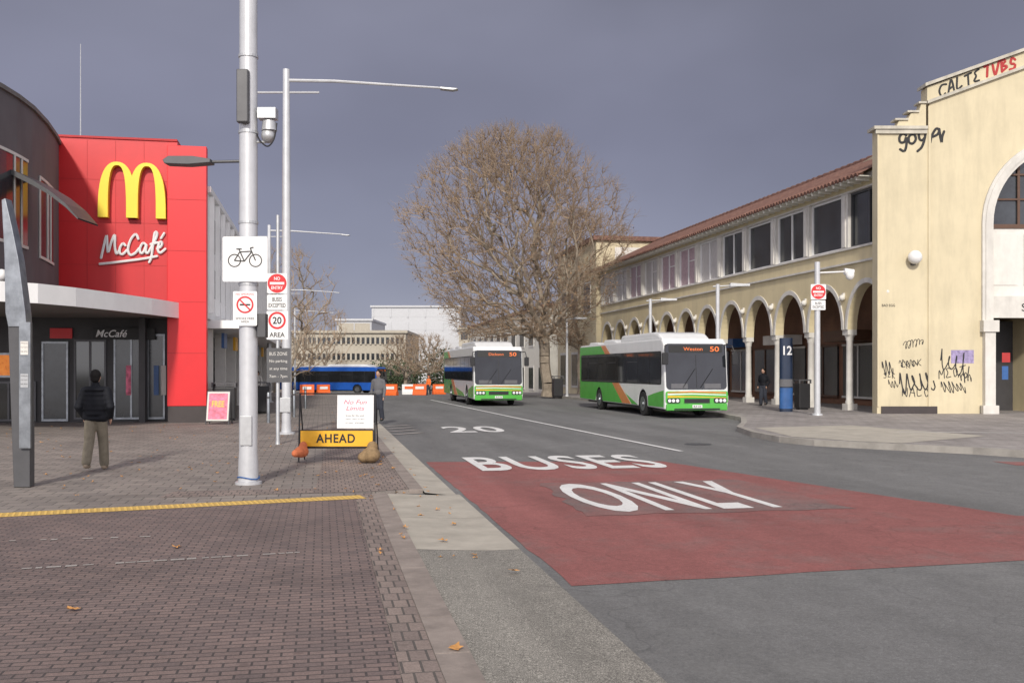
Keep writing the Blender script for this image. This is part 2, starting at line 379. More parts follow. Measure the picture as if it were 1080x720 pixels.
def road_word(s,u0,u1,v0,v1):
    u0,u1,v0,v1=[x*RS for x in (u0,u1,v0,v1)]
    o=txt('road_marking',s,v1-v0,u1-u0,'road_paint',None,S((u0+u1)/2,(v0+v1)/2,RZ+.012),(0,0,TH),bold=.018,space=1.1)
    struct(o,'white word %s painted on the road'%s,'road marking')
road_word('BUSES',16.95,19.7,2.72,6.2); road_word('ONLY',11.75,14.8,3.35,6.0); road_word('20',27.5,30.4,3.5,5.2)
def line(name,pts,w,z=RZ+.012,m='road_paint',label=None):
    mb=MB()
    for a,b in zip(pts[:-1],pts[1:]):
        a=Vector(a);b=Vector(b);d=(b-a).normalized();n=Vector((-d.y,d.x,0))*w/2
        mb.flat([a-n,b-n,b+n,a+n])
    o=mb.build(name,m,recalc=False); return struct(o,label,'road marking' if label else None)
def RP(u,v,z=RZ+.012): p=S(u*RS,v*RS); p.z=z+zg(u*RS); return p
line('lane_line',[RP(20.3,7.56),RP(36,6.9),RP(57.9,6.2)],.13,label='white lane line running up the street')
for i in range(4):
    line('hatch_line',[RP(27+i*1.3,1.9),RP(27.7+i*1.3,2.7)],.25,m='faded_paint',label='short white hatch bar beside the left kerb')
RPv=[(60,15.2),(36.5,15.2),(33,14.6),(30,13.3),(27.6,12.1),(25.3,11.5),(23.2,11.3),(22.0,11.6),(21.2,12.2),(20.3,12.9),(19.2,13.8),(17.6,14.6),(14,17),(9,24),(4,60)]
mb=MB(); pz=.08
top=[(v,u,pz) for u,v in RPv]+[(90,4,pz),(90,60,pz)]
mb.add(top,[tuple(range(len(top)))])
mb.flat([(15.2,60,pz),(90,60,pz),(90,130,pz+zg(130)),(15.2,130,pz+zg(130))]); mb.flat([(15.2,130,pz+zg(130)),(90,130,pz+zg(130)),(90,300,pz+zg(130)),(15.2,300,pz+zg(130))])
o=mb.build('pavement','pave_right',recalc=False); o.rotation_euler=(0,0,TH); struct(o,'paved footpath in front of the arcade','pavement')
mb=MB(); P=[Vector((v,u,0)) for u,v in RPv]; P=[Vector((15.2,130,0))]+P
offs=[]
for i,p in enumerate(P):
    a=P[max(0,i-1)];b=P[min(len(P)-1,i+1)];d=(b-a).normalized();offs.append(Vector((-d.y,d.x,0)))
for i in range(len(P)-1):
    za=zg(P[i].y);zb=zg(P[i+1].y); w=.09
    a0=P[i]-offs[i]*w;a1=P[i]+offs[i]*w;b0=P[i+1]-offs[i+1]*w;b1=P[i+1]+offs[i+1]*w
    mb.add([(a0.x,a0.y,.087+za),(a1.x,a1.y,.087+za),(b1.x,b1.y,.087+zb),(b0.x,b0.y,.087+zb),(a0.x,a0.y,-.08+za),(a1.x,a1.y,-.08+za),(b1.x,b1.y,-.08+zb),(b0.x,b0.y,-.08+zb)],[(0,1,2,3),(0,3,7,4),(1,5,6,2)])
o=mb.build('kerb','kerb',recalc=False); o.rotation_euler=(0,0,TH); struct(o,'concrete kerb curving round the right hand corner','kerb')
o=sheet_uv('pavement_concrete',[(27,12.3),(23.2,11.55),(21.4,12.3),(20.6,12.95),(22.5,16.5),(27.5,15.6)],pz+.005,'concrete'); struct(o)
line('edge_line',[S(24.4,15.2,pz+.01),S(23.0,19,pz+.01),S(23.5,24,pz+.01)],.1,m='white')
# ------------------------------------------------------------------ arcade building (right)
UA=34.825; W=3.35; NB=12; VA=21.4
arc=thing('arcade_building','long cream two storey arcade with round arches and red tiled roof','building',S(UA,VA),TH)
def facade(parent,nb,mat_wall,z0=3.42,r=1.46):
    mb=MB()
    for i in range(nb):
        yc=W*(i+.5); pts=[(yc-W/2,z0),(yc-r,z0)]+[(yc-r*math.cos(t),z0+r*1.25*math.sin(t)) for t in [pi*k/20 for k in range(1,20)]]+[(yc+r,z0),(yc+W/2,z0),(yc+W/2,6.7),(yc-W/2,6.7)]
        mb.prism(pts,0,.42,'x')
    mb.box(0,.42,0,W*nb,9.12,9.72)
    mb.box(.1,7,W*nb-.3,W*nb,0,9.7)
    mb.box(6.6,7,0,W*nb-.31,0,9.7)
    mb.build('wall',mat_wall,parent)
    mb=MB()
    for i in range(nb+1):
        y=W*i
        mb.box(-.02,.4,max(0,y-.27),min(W*nb,y+.27),6.79,9.05)
        mb.box(-.07,-.02,max(0,y-.12),min(W*nb,y+.12),6.85,8.95)
    mb.box(-.09,.40,0,W*nb,6.702,6.788); mb.box(-.06,.40,0,W*nb,9.052,9.118); mb.box(-.1,0,0,W*nb,6.1,6.18)
    mb.box(-.14,-.003,0,W*nb,9.42,9.6)
    mb.build('stone_trim','trim',parent)
    for i in range(nb):
        yc=W*(i+.5); mb=MB(); n=18
        for k in range(n):
            t0=pi*k/n;t1=pi*(k+1)/n
            q=[(yc-rr*math.cos(t),z0+rz_*math.sin(t)) for rr,rz_,t in ((r,r*1.25,t0),(r+.17,r*1.25+.2,t0),(r+.17,r*1.25+.2,t1),(r,r*1.25,t1))]
            mb.add([(-.05,)+p for p in q]+[(-.002,)+p for p in q],[(0,1,2,3),(1,5,6,2),(0,4,7,3)])
        mb.build('arch_moulding','trim',parent)
    for i in range(nb+1):
        mb=MB(); y=W*i; 
        if i==0:y+=.15
        mb.box(.0,.44,y-.22,y+.22,0.05,.35); mb.lathe([(.17,.35),(.19,.42),(.155,.5),(.14,2.95),(.17,3.0),(.16,3.06),(.22,3.2)],(.22,y,0)); mb.box(.01,.41,y-.22,y+.22,3.2,3.418)
        mb.build('column','trim',parent,smooth=True)
facade(arc,NB,'cream_d')
for i in range(NB):
    yc=W*(i+.5); y0,y1=yc-1.405,yc+1.405
    fr=MB(); fr.box(.12,.2,y0,y1,6.79,6.87);fr.box(.12,.2,y0,y1,8.97,9.05);fr.box(.12,.2,y0,y0+.06,6.87,8.97);fr.box(.12,.2,y1-.06,y1,6.87,8.97)
    if i not in (1,3): fr.box(.12,.19,yc-.035,yc+.035,6.87,8.97)
    if i>5: fr.box(.13,.18,y0+.07,yc-.035,8.2,8.26)
    f=fr.build('window','white' if i>0 else 'dkmetal',arc)
    p=MB(); p.box(.2,.23,y0,y1,6.8,9.04)
    p.build('pane','glass2' if i<5 else ('blind_p' if i in (6,7,9) else 'blind'),f)
mb=MB(); L=W*NB
cols=int(L/.06); rows=[(-.78,9.40),(1.6,10.55),(4.2,11.75),(7,11.2)]
vs=[];fs=[]
for j,(x,z) in enumerate(rows):
    for i in range(cols+1):
        y=.9+(L-.4)*i/cols; vs.append((x,y,z+.06*abs(math.sin(y*pi/.3))+(.03 if j==0 else 0)))
for j in range(len(rows)-1):
    for i in range(cols): a=j*(cols+1)+i; fs.append((a,a+1,a+cols+2,a+cols+1))
mb.add(vs,fs)
for i in range(int((L-.4)/.3)):
    yy=.9+.3*(i+.5); mb.tube((-.82,yy,9.40),(-.55,yy,9.53),.09,.09,7)
for i in range(int((L-.4)/.6)):
    yy=.9+.6*i; mb.tube((4.2,yy,11.78),(4.2,yy+.58,11.82),.11,.13,7)
mb.build('roof','tile',arc,recalc=False)
mb=MB(); mb.box(-.74,0.0,.9,L+.4,9.34,9.37)
for i in range(int(L/.6)-2): mb.box(-.7,-.145,1.2+i*.6,1.3+i*.6,9.22,9.34)
mb.build('eaves','cream_l',arc)
mb=MB(); mb.box(3.6,3.8,0,L,0,5.9); mb.build('back_wall','brick_red',arc)
mb=MB(); mb.box(.42,3.6,0,L,5.7,5.9); mb.build('arcade_ceiling','cream_l',arc)
for i in range(NB):
    yc=W*(i+.5); mb=MB(); mb.box(3.5,3.6,yc-1.4,yc+1.4,.5,2.9); mb.mi=1
    mb.box(3.46,3.5,yc-1.45,yc+1.45,2.9,3.0); mb.box(3.46,3.5,yc-.04,yc+.04,.5,2.9); mb.box(3.46,3.5,yc-1.45,yc+1.45,.4,.5)
    mb.build('shop_window',['glass2','brown' if i%2 else 'offwhite'],arc)
    if i%2==0:
        mb=MB(); mb.box(2.4,3.4,yc-1.3,yc+1.3,3.1,3.6); mb.build('fascia_sign',['blue_panel','brown','offwhite'][i//2%3],arc)
    mb=MB(); mb.ell((-.12,W*i+.02,4.75),.13,10,8); mb.box(-.1,-.01,W*i-.03,W*i+.07,4.8,4.95); mb.build('globe_lamp','offwhite',arc,smooth=True)
def block(name,label,u0,u1,v0,v1,h,m,roof='tile',cat='building'):
    t=thing(name,label,cat,S(u0,v0,zg((u0+u1)/2)),TH)
    mb=MB(); mb.box(0,v1-v0,0,u1-u0,0,h); mb.build('wall',m,t)
    mb=MB(); mb.box(-.3,v1-v0+.3,-.3,u1-u0+.3,h,h+.35); mb.build('roof',roof,t)
    return t
t=block('corner_pavilion','cream end pavilion of the arcade half hidden behind the big bare tree',75.1,88,21.0,33,12.2,'cream')
for i in range(3):
    for z0,z1 in ((.6,3.6),(6.6,9.2)):
        mb=MB(); mb.box(-.06,-.004,1.5+i*4,3.7+i*4,z0,z1); f=mb.build('window','trim',t); mb=MB(); mb.box(-.09,-.062,1.7+i*4,3.5+i*4,z0+.2,z1-.2); mb.build('pane','glass2',f)
for i in range(2):
    mb=MB(); mb.box(1.5+i*5,3.9+i*5,-.06,-.004,10.6,11.7); mb.build('parapet_panel','offwhite',t)
t=block('terrace_building','pale cream terrace far up the right side beyond the tree',96,150,22,34,9,'cream_l','tile')
for i in range(10):
    for z0,z1 in ((.6,3.2),(5.2,7.4)):
        mb=MB(); mb.box(-.06,-.004,2+i*5,4.6+i*5,z0,z1); f=mb.build('window','trim',t); mb=MB(); mb.box(-.09,-.062,2.2+i*5,4.4+i*5,z0+.2,z1-.2); mb.build('pane','glass2',f)
# ------------------------------------------------------------------ corner pavilion (right, near)
YP=38.1; sP=1050/YP
def PX(x): return (x-925)/sP
def PZ(y): return 1.75+(390-y)/sP
pav=thing('corner_pavilion','tall cream corner pavilion with huge arched doorway and graffiti','building',((925-540)/sP,YP,0),0)
xc=PX(1127); ri=2.92; zs=PZ(236); zl=PZ(137); zm=PZ(104); x1=PX(980); Wd=xc*2-x1
outl=[(0,0),(xc-ri,0),(xc-ri,zs)]+[(xc-ri*math.cos(pi*k/28),zs+ri*math.sin(pi*k/28)) for k in range(1,28)]+[(xc+ri,zs),(xc+ri,0),(Wd+x1,0),(Wd+x1,zl),(Wd,zl),(Wd,zm),(xc,zm+(xc-x1)*.37),(x1,zm),(x1,zl),(0,zl)]
mb=MB(); mb.prism(outl,0,.5,'y'); mb.build('wall','cream',pav)
mb=MB(); mb.box(x1+.5,Wd,.51,9,8.5,11.5); mb.box(Wd-.5,Wd+x1,.51,9,0,8.4); mb.build('rear_wall','cream',pav)
mb=MB()
g=(xc-x1)*.37
def slab(mb,x0,z0,x1_,z1,th,y0,y1): mb.prism([(x0,z0),(x1_,z1),(x1_,z1+th),(x0,z0+th)],y0,y1,'y')
for (xa,za,xb,zb) in ((x1-.1,zm,xc,zm+g),(xc,zm+g,Wd+.1,zm)):
    slab(mb,xa-(.12 if xa<xc else 0),za+.42,xb,zb+.42,.12,-.2,.6); slab(mb,xa,za-.22,xb,zb-.22,.118,-.14,-.003)
mb.box(-.16,x1-.11,-.16,.6,zl,zl+.12); mb.box(-.08,x1-.11,-.1,-.003,zl-.16,zl-.003)
mb.build('cornice','trim_w',pav)
mb=MB()
for (xa,za,xb,zb) in ((x1-.1,zm,xc,zm+g),(xc,zm+g,Wd+.1,zm)): slab(mb,xa,za-.1,xb,zb-.1,.52,-.06,.52)
mb.build('parapet','cream',pav)
mb=MB(); mb.prism([(x1-1.25,zl+.12),(x1-.12,zl+.12),(x1-.12,zl+1.0),(x1-.3,zl+1.0),(x1-.38,zl+.72),(x1-.7,zl+.62),(x1-.8,zl+.42),(x1-1.15,zl+.34)],.0,.4,'y'); mb.build('stepped_cap','cream',pav)
for (xa,xb,z) in ((x1-.42,x1-.115,zl+1.0),(x1-.85,x1-.39,zl+.66),(x1-1.32,x1-.81,zl+.36)):
    mb=MB(); mb.box(xa,xb,-.07,.44,z,z+.07); mb.build('cap_moulding','trim_w',pav)
mb=MB(); mb.box(0.0,.06,-.05,-.003,0.35,zl-.2); mb.build('corner_moulding','cream',pav); mb=MB(); mb.box(x1-.05,x1+.05,-.05,-.003,0.35,zm-.3); mb.build('corner_moulding','cream',pav)
mb=MB(); mb.box(.15,PX(988),-.06,-.003,.08,.36); mb.build('plinth','plinth',pav)
mb=MB(); mb.box(PX(1052)-.35,xc-ri-.48,-.06,-.003,.08,.36); mb.build('plinth','plinth',pav)
mb=MB(); n=30
for k in range(n):
    t0=pi*k/n;t1=pi*(k+1)/n
    for ra,rb,y in ((ri,ri+.42,-.1),(ri+.12,ri+.3,-.14)):
        q=[(xc-rr*math.cos(t),zs+rr*math.sin(t)) for rr,t in ((ra,t0),(rb,t0),(rb,t1),(ra,t1))]
        mb.add([(p[0],y,p[1]) for p in q]+[(p[0],-.002,p[1]) for p in q],[(0,1,2,3),(1,5,6,2),(0,4,7,3)])
for sg in (-1,1):
    xa,xb=sorted((xc+sg*ri,xc+sg*(ri+.42))); mb.box(xa,xb,-.1,-.002,PZ(338),zs); xa,xb=sorted((xc+sg*(ri+.12),xc+sg*(ri+.3))); mb.box(xa,xb,-.14,-.101,PZ(338),zs)
mb.build('arch_moulding','trim',pav)
for sg in (-1,1):
    mb=MB(); x=xc+sg*(ri+.18); mb.box(x-.3,x+.3,-.3,-.003,.05,.4); mb.box(x-.2,x+.2,-.24,-.003,.4,PZ(350)); mb.box(x-.3,x+.3,-.32,-.003,PZ(350),PZ(338))
    mb.build('pilaster','trim',pav)
f=MB()
for k in range(1,5): x=xc-ri+2*ri*k/5; f.box(x-.05,x+.05,.3,.36,zs,zs+math.sqrt(ri*ri-(x-xc)**2))
for k in range(1,3): hw=math.sqrt(ri*ri-(k*.95)**2); f.box(xc-hw,xc+hw,.29,.37,zs+k*.95,zs+k*.95+.07)
f.box(xc-ri,xc+ri,.25,.42,zs-.14,zs+.02); wn=f.build('arched_window','brown',pav)
mb=MB(); mb.prism([(xc-ri*math.cos(pi*k/24),zs+ri*math.sin(pi*k/24)) for k in range(25)],.38,.42,'y'); mb.build('pane','glass2',wn)
mb=MB(); mb.box(xc-ri,xc+ri,.3,.42,PZ(312),zs-.14)
for k in range(5): x=xc-ri+.1+k*1.16; mb.box(x+.08,x+1.02,.27,.3,PZ(300),zs-.35)
mb.build('panelling','offwhite',pav)
mb=MB(); mb.box(xc-ri,xc+ri,.05,.42,PZ(335),PZ(312)); bm=mb.build('lintel','trim',pav)
txt('lettering','SYDNEY BUILDING',3.7,.3,'sign_blk',bm,(xc+.08,.045,PZ(324)),bold=.01)
mb=MB(); mb.box(xc-ri,xc+ri,3,3.1,0,PZ(335)); mb.box(xc-ri+.4,xc-ri+.5,2,3,0,4); mb.build('entry_wall','shop_dark',pav)
mb=MB(); mb.ell((PX(962),-.28,PZ(272)),.26,16,12); gl=mb.build('globe_lamp','white',pav,smooth=True); mb=MB(); mb.box(PX(962)-.06,PX(962)+.06,-.2,-.003,PZ(280),PZ(272)); mb.build('bracket','dkmetal',gl)
GO=[[(.6,.85),(.35,1),(.05,.75),(.1,.35),(.45,.35),(.6,.7),(.62,.1),(.45,-.35),(.1,-.2)],[(1.05,.9),(.82,.7),(.85,.3),(1.15,.2),(1.4,.5),(1.3,.85),(1.05,.9)],[(1.65,.95),(1.7,.55),(1.9,.4),(2.15,.6)],[(2.25,1.05),(2.1,.4),(1.9,-.1),(1.55,-.4)],[(2.6,.2),(2.75,.75),(3.1,1.25),(3.35,1.1),(3.2,.8),(2.85,.65)],[(3.35,1.2),(3.45,.6),(3.55,.2),(3.6,.6),(3.75,1.0)]]
strokes('graffiti',GO,PX(948),PZ(155),.46,.5,.05,-.012,'graf_k',pav,.05,.2)
def word(name,letters,ox,oz,sx,sz,r,y,m,tilt,seed,flat=.2,adv=1.05):
    L={'C':[[(.8,.9),(.3,1),(0,.5),(.3,0),(.8,.1)]],'A':[[(0,0),(.4,1.1),(.8,0)],[(.15,.4),(.7,.45)]],'L':[[(.1,1),(.1,0),(.7,.05)]],'T':[[(0,1),(.8,1.05)],[(.4,1),(.4,0)]],'E':[[(.7,1),(.1,.95),(.35,.5),(.05,.05),(.7,0)]],'V':[[(0,1),(.35,0),(.8,1.1)]],'B':[[(.1,0),(.1,1),(.6,.8),(.15,.5),(.7,.25),(.1,0)]],'S':[[(.7,.9),(.3,1),(.1,.7),(.6,.4),(.5,.05),(0,.1)]],'R':[[(.1,0),(.1,1),(.6,.8),(.15,.5),(.7,0)]],'O':[[(.4,1),(.05,.6),(.3,0),(.7,.4),(.4,1)]],'N':[[(0,0),(.1,1),(.6,0),(.7,1.1)]],'K':[[(.1,1),(.1,0)],[(.7,1),(.15,.5),(.75,0)]],'M':[[(0,0),(.1,1),(.4,.4),(.7,1),(.8,0)]]}
    ss=[];rr=random.Random(seed)
    for i,ch in enumerate(letters):
        dz=rr.uniform(-.14,.14)
        for st in L[ch]: ss.append([(x+i*adv+rr.uniform(-.07,.07),z+dz+rr.uniform(-.08,.08)) for x,z in st])
    return strokes(name,ss,ox,oz,sx,sz,r,y,m,pav,tilt,flat)
word('graffiti','CALTE',PX(990),zm+(PX(990)-x1)*.37-.06,.31,.42,.04,-.066,'graf_k',.37,1)
word('graffiti','TVBS',PX(1037),zm+(PX(1037)-x1)*.37-.05,.31,.44,.05,-.066,'graf_r',.37,2)
txt('graffiti','BAD EGG',.5,.1,'graf_k',pav,(PX(937),-.006,PZ(322)),bold=.01)
def tagline(cx,cz,w,h,f,m,r,seed,tilt=0):
    rr=random.Random(seed); pts=[];n=f*9
    ph=rr.uniform(0,6); am=[rr.uniform(.4,1) for _ in range(f+2)]; lo=[rr.uniform(.02,.11) for _ in range(f+2)]
    for i in range(n+1):
        t=i/n; k=int(t*f); fr=t*f-k; a=am[k]*(1-fr)+am[k+1]*fr
        pts.append((cx-w/2+w*t+lo[k]*w*math.cos(2*pi*f*t+ph),-.006,cz+h/2*a*math.sin(2*pi*f*t)+tilt*(t-.5)*w))
    mb=MB(); mb.path(pts,r,5); mb.v=[(v[0],-.006+(v[1]+.006)*.25,v[2]) for v in mb.v]; mb.build('graffiti',m,pav)
tagline(PX(966),PZ(403),1.3,.95,5,'graf_k',.026,1,.1); tagline(PX(1006),PZ(383),1.1,1.1,4,'graf_k',.022,2,-.2); tagline(PX(1005),PZ(408),.9,.6,6,'graf_k',.016,3); tagline(PX(936),PZ(388),.4,1.0,3,'graf_k',.018,4)
tagline(PX(964),PZ(362),.75,.35,6,'graf_k',.013,5,.2); tagline(PX(958),PZ(383),.7,.4,5,'graf_k',.013,7); tagline(PX(942),PZ(405),.35,.4,3,'graf_k',.013,8); tagline(PX(1018),PZ(398),.5,.5,4,'graf_k',.016,9)
word('graffiti','CROK',PX(950),PZ(388),.2,.22,.013,-.006,'graf_k',.1,5); word('graffiti','MEOT',PX(990),PZ(400),.26,.34,.017,-.006,'graf_k',.15,6); word('graffiti','NALO',PX(952),PZ(417),.26,.3,.016,-.006,'graf_k',-.05,7); word('graffiti','SER',PX(932),PZ(398),.15,.2,.013,-.006,'graf_k',0,8)
mb=MB(); mb.box(PX(1003),PX(1027),-.0055,-.003,PZ(383),PZ(369)); mb.build('painted_patch','graf_p',pav)
mb=MB(); mb.box(PX(1053.5),PX(1062),-.246,-.2415,PZ(382),PZ(372)); mb.build('painted_patch','graf_r',pav); mb=MB(); mb.box(PX(1053.5),PX(1060),-.246,-.2415,PZ(400),PZ(386)); mb.build('painted_patch','blue_panel',pav)
# ------------------------------------------------------------------ left: restaurant, curved building
U0=34.7; V0=-3.8
def LX(px,u=U0): return vx(px,u)-V0
def LZ(py,px,u=U0):
    v=vx(px,u); Y=cs*u+sn*v; return 1.75+(390-py)*Y/1050
res=thing('restaurant_building','red clad restaurant with yellow arches sign beside the street','building',S(U0,V0),TH)
xl=LX(62); xp=LX(187)
mb=MB(); mb.box(xl,xp,0,2.0,3.97,9.35); mb.box(xl,-1.4,2.01,9,3.97,8.6); mb.build('wall','red',res)
mb=MB(); mb.box(LX(177),-.0,-.15,.25,.55,9.2); mb.build('pillar','red_sunlit',res,bev=.015)
mb=MB(); mb.box(LX(177)+.02,-.02,-.13,.23,0,.55); mb.build('plinth','plinth',res)
mb=MB()
for px in (92,122,152): x=LX(px); mb.box(x-.007,x+.007,-.006,-.001,4,9.3)
for z in (5.2,6.6,8.0): mb.box(xl,xp,-.007,-.002,z,z+.012)
for z in (2.3,4.0,5.7,7.4): mb.box(LX(177),0,-.157,-.151,z,z+.014)
mb.build('panel_joint','red_dark',res)
mb=MB(); mb.box(xl-.02,xp,-.05,2,9.352,9.42); mb.build('coping','red_dark',res)
def arches(x0,x1,z0,z1):
    w=x1-x0;h=z1-z0
    for k,cx in enumerate((x0+w*.28,x0+w*.72)):
        a=w*.28;ai=w*.135; n=26
        O=[];I=[]
        for i in range(n+1):
            t=pi*i/n; si=abs(math.sin(t)); O.append((cx-a*math.copysign(abs(math.cos(t))**.85,math.cos(t)),z0+h*si**.68)); I.append((cx-ai*math.copysign(abs(math.cos(t))**.75,math.cos(t)),z0+h*.94*si**.6))
        mb=MB()
        for i in range(n):
            q=[O[i],O[i+1],I[i+1],I[i]]
            y0_=-.28-.004*k
            mb.add([(p[0],y0_,p[1]) for p in q]+[(p[0],-.02,p[1]) for p in q],[(0,1,2,3),(0,4,5,1),(3,2,6,7)]+([(0,3,7,4)] if i==0 else [])+([(1,5,6,2)] if i==n-1 else []))
        mb.build('arch_logo','yellow',res)
arches(LX(105),LX(176),LZ(231,140),LZ(173,140))
MC=[[(0,-.15),(.2,.45),(.45,1.1),(.5,.6),(.58,.15),(.85,.75),(1.12,1.12),(1.12,.5),(1.25,.05),(1.45,.2)],[(1.98,.5),(1.8,.62),(1.55,.4),(1.52,.1),(1.75,0),(2.1,.22)],
[(3.05,.85),(2.85,1.12),(2.45,.85),(2.2,.3),(2.38,-.05),(2.8,.05),(3.1,.3)],[(3.68,.5),(3.42,.6),(3.18,.3),(3.26,.02),(3.5,.12),(3.72,.5),(3.66,.15),(3.8,0),(4.0,.2)],
[(4.0,.2),(4.45,.75),(4.62,1.12),(4.42,1.18),(4.27,.5),(4.12,-.25),(3.95,-.5)],[(4.08,.52),(4.66,.6)],[(4.62,.25),(4.95,.38),(5.02,.6),(4.82,.62),(4.66,.25),(4.85,0),(5.3,.22)],[(4.95,.85),(5.2,1.12)],[(-.1,-.5),(1.5,-.42),(3.4,-.3),(4.6,-.18)]]
k_=(LX(175)-LX(106))/5.4
strokes('lettering',MC,LX(107),LZ(270,140),k_,.58,.044,-.06,'white',res,.06)
mb=MB(); mb.box(LX(-60),LX(177)-.01,.9,1.1,0,3.97); sw=mb.build('shopfront_wall','shop_dark',res)
def shopwin(px0,px1,py0,py1,m='glass2',name='shop_window',fm='dkmetal',nm=2):
    u=U0+.85; a,b=vx(px0,u)-V0,vx(px1,u)-V0; z0,z1=LZ(py1,(px0+px1)/2,u),LZ(py0,(px0+px1)/2,u); z0=max(.02,z0)
    f=MB(); f.box(a,b,.82,.86,z0,z0+.07);f.box(a,b,.82,.86,z1-.07,z1)
    for k in range(nm+1): x=a+(b-a-.06)*k/nm; f.box(x,x+.06,.815,.862,z0+.07,z1-.07)
    f=f.build(name,fm,res); p=MB(); p.box(a,b,.865,.89,z0,z1); p.build('pane',m,f); return f
shopwin(44,72,360,444,'glass2','door','brushed',1); shopwin(78,112,358,442,'glass'); shopwin(120,174,352,442,'glass2',fm='brushed',nm=3); shopwin(-8,14,372,398,'warm','menu_screen','brushed',1); shopwin(-20,38,402,444,'glass')
mb=MB(); a,b=LX(94),LX(160); mb.box(a,b,.6,.8,LZ(357,127),LZ(345,127)); sg=mb.build('sign_board','sign_blk',res); txt('lettering','McCafé',1.0,.24,'white',sg,((a+b)/2-.4,.595,LZ(351,127)),bold=.01,shear=.3)
mb=MB(); a,b=LX(46),LX(70); mb.box(a,b,.75,.8,LZ(356,58),LZ(345,58)); mb.build('sign_board','sign_red',res)
for px in (128,146,158,166):
    mb=MB(); a=LX(px); mb.box(a,a+.16,.78,.81,.9,1.9); mb.build('poster','blue_panel' if px==158 else ('pink' if px==128 else 'offwhite'),res)
cb=thing('curved_building','dark grey corner building with curved wall and white rimmed canopy','building',(-14,33,0),0)
cv=[(-80,23),(-40,24.3),(0,26),(18,27),(34,28.2),(48,29.8),(58,31.5),(66,33.6)]
cw=[AT(px,Y)-Vector((-14,33,0)) for px,Y in cv]
def curvewall(mb,pts,z0,z1,off=0,t=.15):
    for a,b in zip(pts[:-1],pts[1:]):
        d=(b-a).normalized();n=Vector((d.y,-d.x,0)); A=a+n*off;B=b+n*off;C_=b+n*(off-t);D=a+n*(off-t)
        mb.add([(p.x,p.y,z0) for p in (A,B,C_,D)]+[(p.x,p.y,z1) for p in (A,B,C_,D)],[(0,1,5,4),(2,3,7,6),(4,5,6,7),(0,3,2,1),(0,4,7,3),(1,2,6,5)])
def sub(pts,t0,t1,n=4):
    out=[]
    for i in range(n+1):
        t=(t0+(t1-t0)*i/n)*(len(pts)-1); k=min(int(t),len(pts)-2); out.append(pts[k].lerp(pts[k+1],t-k))
    return out
mb=MB(); curvewall(mb,cw,3.97,9.1); mb.box(-16,-1.1,0.7,8,3.97,9.0); mb.build('wall','grey_wall',cb)
mb=MB(); curvewall(mb,cw,9.1,9.22,.08,.3); mb.build('coping','soffit',cb)
for (a,b,z0,z1) in ((.27,.52,5.1,7.6),(.64,.82,5.0,7.4),(.05,.2,5.1,7.6)):
    f=MB(); s_=sub(cw,a,b); curvewall(f,s_,z0,z0+.08,.05,.05); curvewall(f,s_,z1-.08,z1,.05,.05)
    for q in (0,len(s_)//2,len(s_)-2): curvewall(f,[s_[q],s_[q].lerp(s_[q+1],.12)],z0+.08,z1-.08,.05,.05)
    f=f.build('window','offwhite',cb); p=MB(); curvewall(p,s_,z0,z1,.02,.02); p.build('pane','glass2',f)
mb=MB()
ap=[(2,180,.04),(14,181,.12),(30,186,.14),(50,196,.14),(68,207,.12),(84,220,.1),(97,235,.04)]
o0=Vector((-14,33,0))
for (a,b) in zip(ap[:-1],ap[1:]):
    v=[]
    for px,py,th in (a,b):
        for Y in (26.6,27.9):
            p=AT(px,27.5)-o0; z=1.75+(390-py)*27.5/1050; v+= [(p.x,Y-33,z),(p.x,Y-33,z-th)]
    mb.add(v,[(0,4,5,1),(2,3,7,6),(0,2,6,4),(1,5,7,3)])
mb.build('awning','dkmetal',cb,recalc=False)
ce=[AT(px,Y)-o0 for px,Y in ((-120,24.6),(-60,24.6),(0,25.0),(40,25.7),(80,27.0),(120,28.8),(160,31.0),(180,32.4),(189,33.1),(192,33.5),(190,33.9))]
mb=MB(); curvewall(mb,ce,3.47,3.98,0,.08); fa=mb.build('canopy_fascia','canopy_white',cb,smooth=True)
mb=MB(); P=[(p.x-.05,p.y+.1) for p in ce[:-2]]+[(ce[-1].x-.15,1.2),(-17,1.2)]; mb.prism(P,3.5,3.9,'z'); mb.build('canopy','soffit',cb)
mb=MB(); mb.tube((-2.9,6,9),(-2.9,6,14.5),.03,.015,6); mb.build('antenna_mast','steel',cb)
mb=MB(); mb.box(-3.2,-.5,4.9,6,9,9.9); mb.build('rooftop_box','offwhite',cb)
lb=thing('shop_terrace','pale two storey shop building receding beside the red restaurant','building',S(U0+.26,V0-.02),TH); Lb=42.1
mb=MB(); mb.box(-1.3,0,0,1.5,3.5,7.75); mb.box(-8,0,1.51,Lb,3.5,7.75); mb.build('wall','canopy_white',lb)
mb=MB(); mb.box(-1.3,.12,-.0,Lb,7.752,7.95)
for i in range(21): mb.box(.003,.16,.6+i*2,.75+i*2,3.7,7.7)
mb.build('fin','canopy_white',lb)
for i in range(20):
    for z0,z1 in ((4.3,5.3),(5.9,7.1)):
        mb=MB(); mb.box(.004,.03,1.05+i*2,2.3+i*2,z0,z1); mb.build('window','glass2',lb)
mb=MB(); mb.box(-.2,1.3,1,Lb,3.2,3.48); mb.build('canopy','canopy_white',lb)
mb=MB(); mb.box(-2.2,-2,0,Lb,0,3.5); mb.build('shopfront_wall','shop_dark',lb)
for i in range(9):
    mb=MB(); y=1.5+i*4.8; mb.box(-.4,0,y,y+.4,0,3.19); mb.build('column','offwhite',lb)
    mb=MB(); mb.box(-1.98,-1.9,y+.5,y+3.9,.4,2.8); mb.build('shop_window','glass2',lb)
    mb=MB(); mb.box(.2,.3,y+1.2,y+2.4,2.55,3.1); mb.build('hanging_sign',['blue_panel','sign_yel','offwhite','sign_red'][i%4],lb)
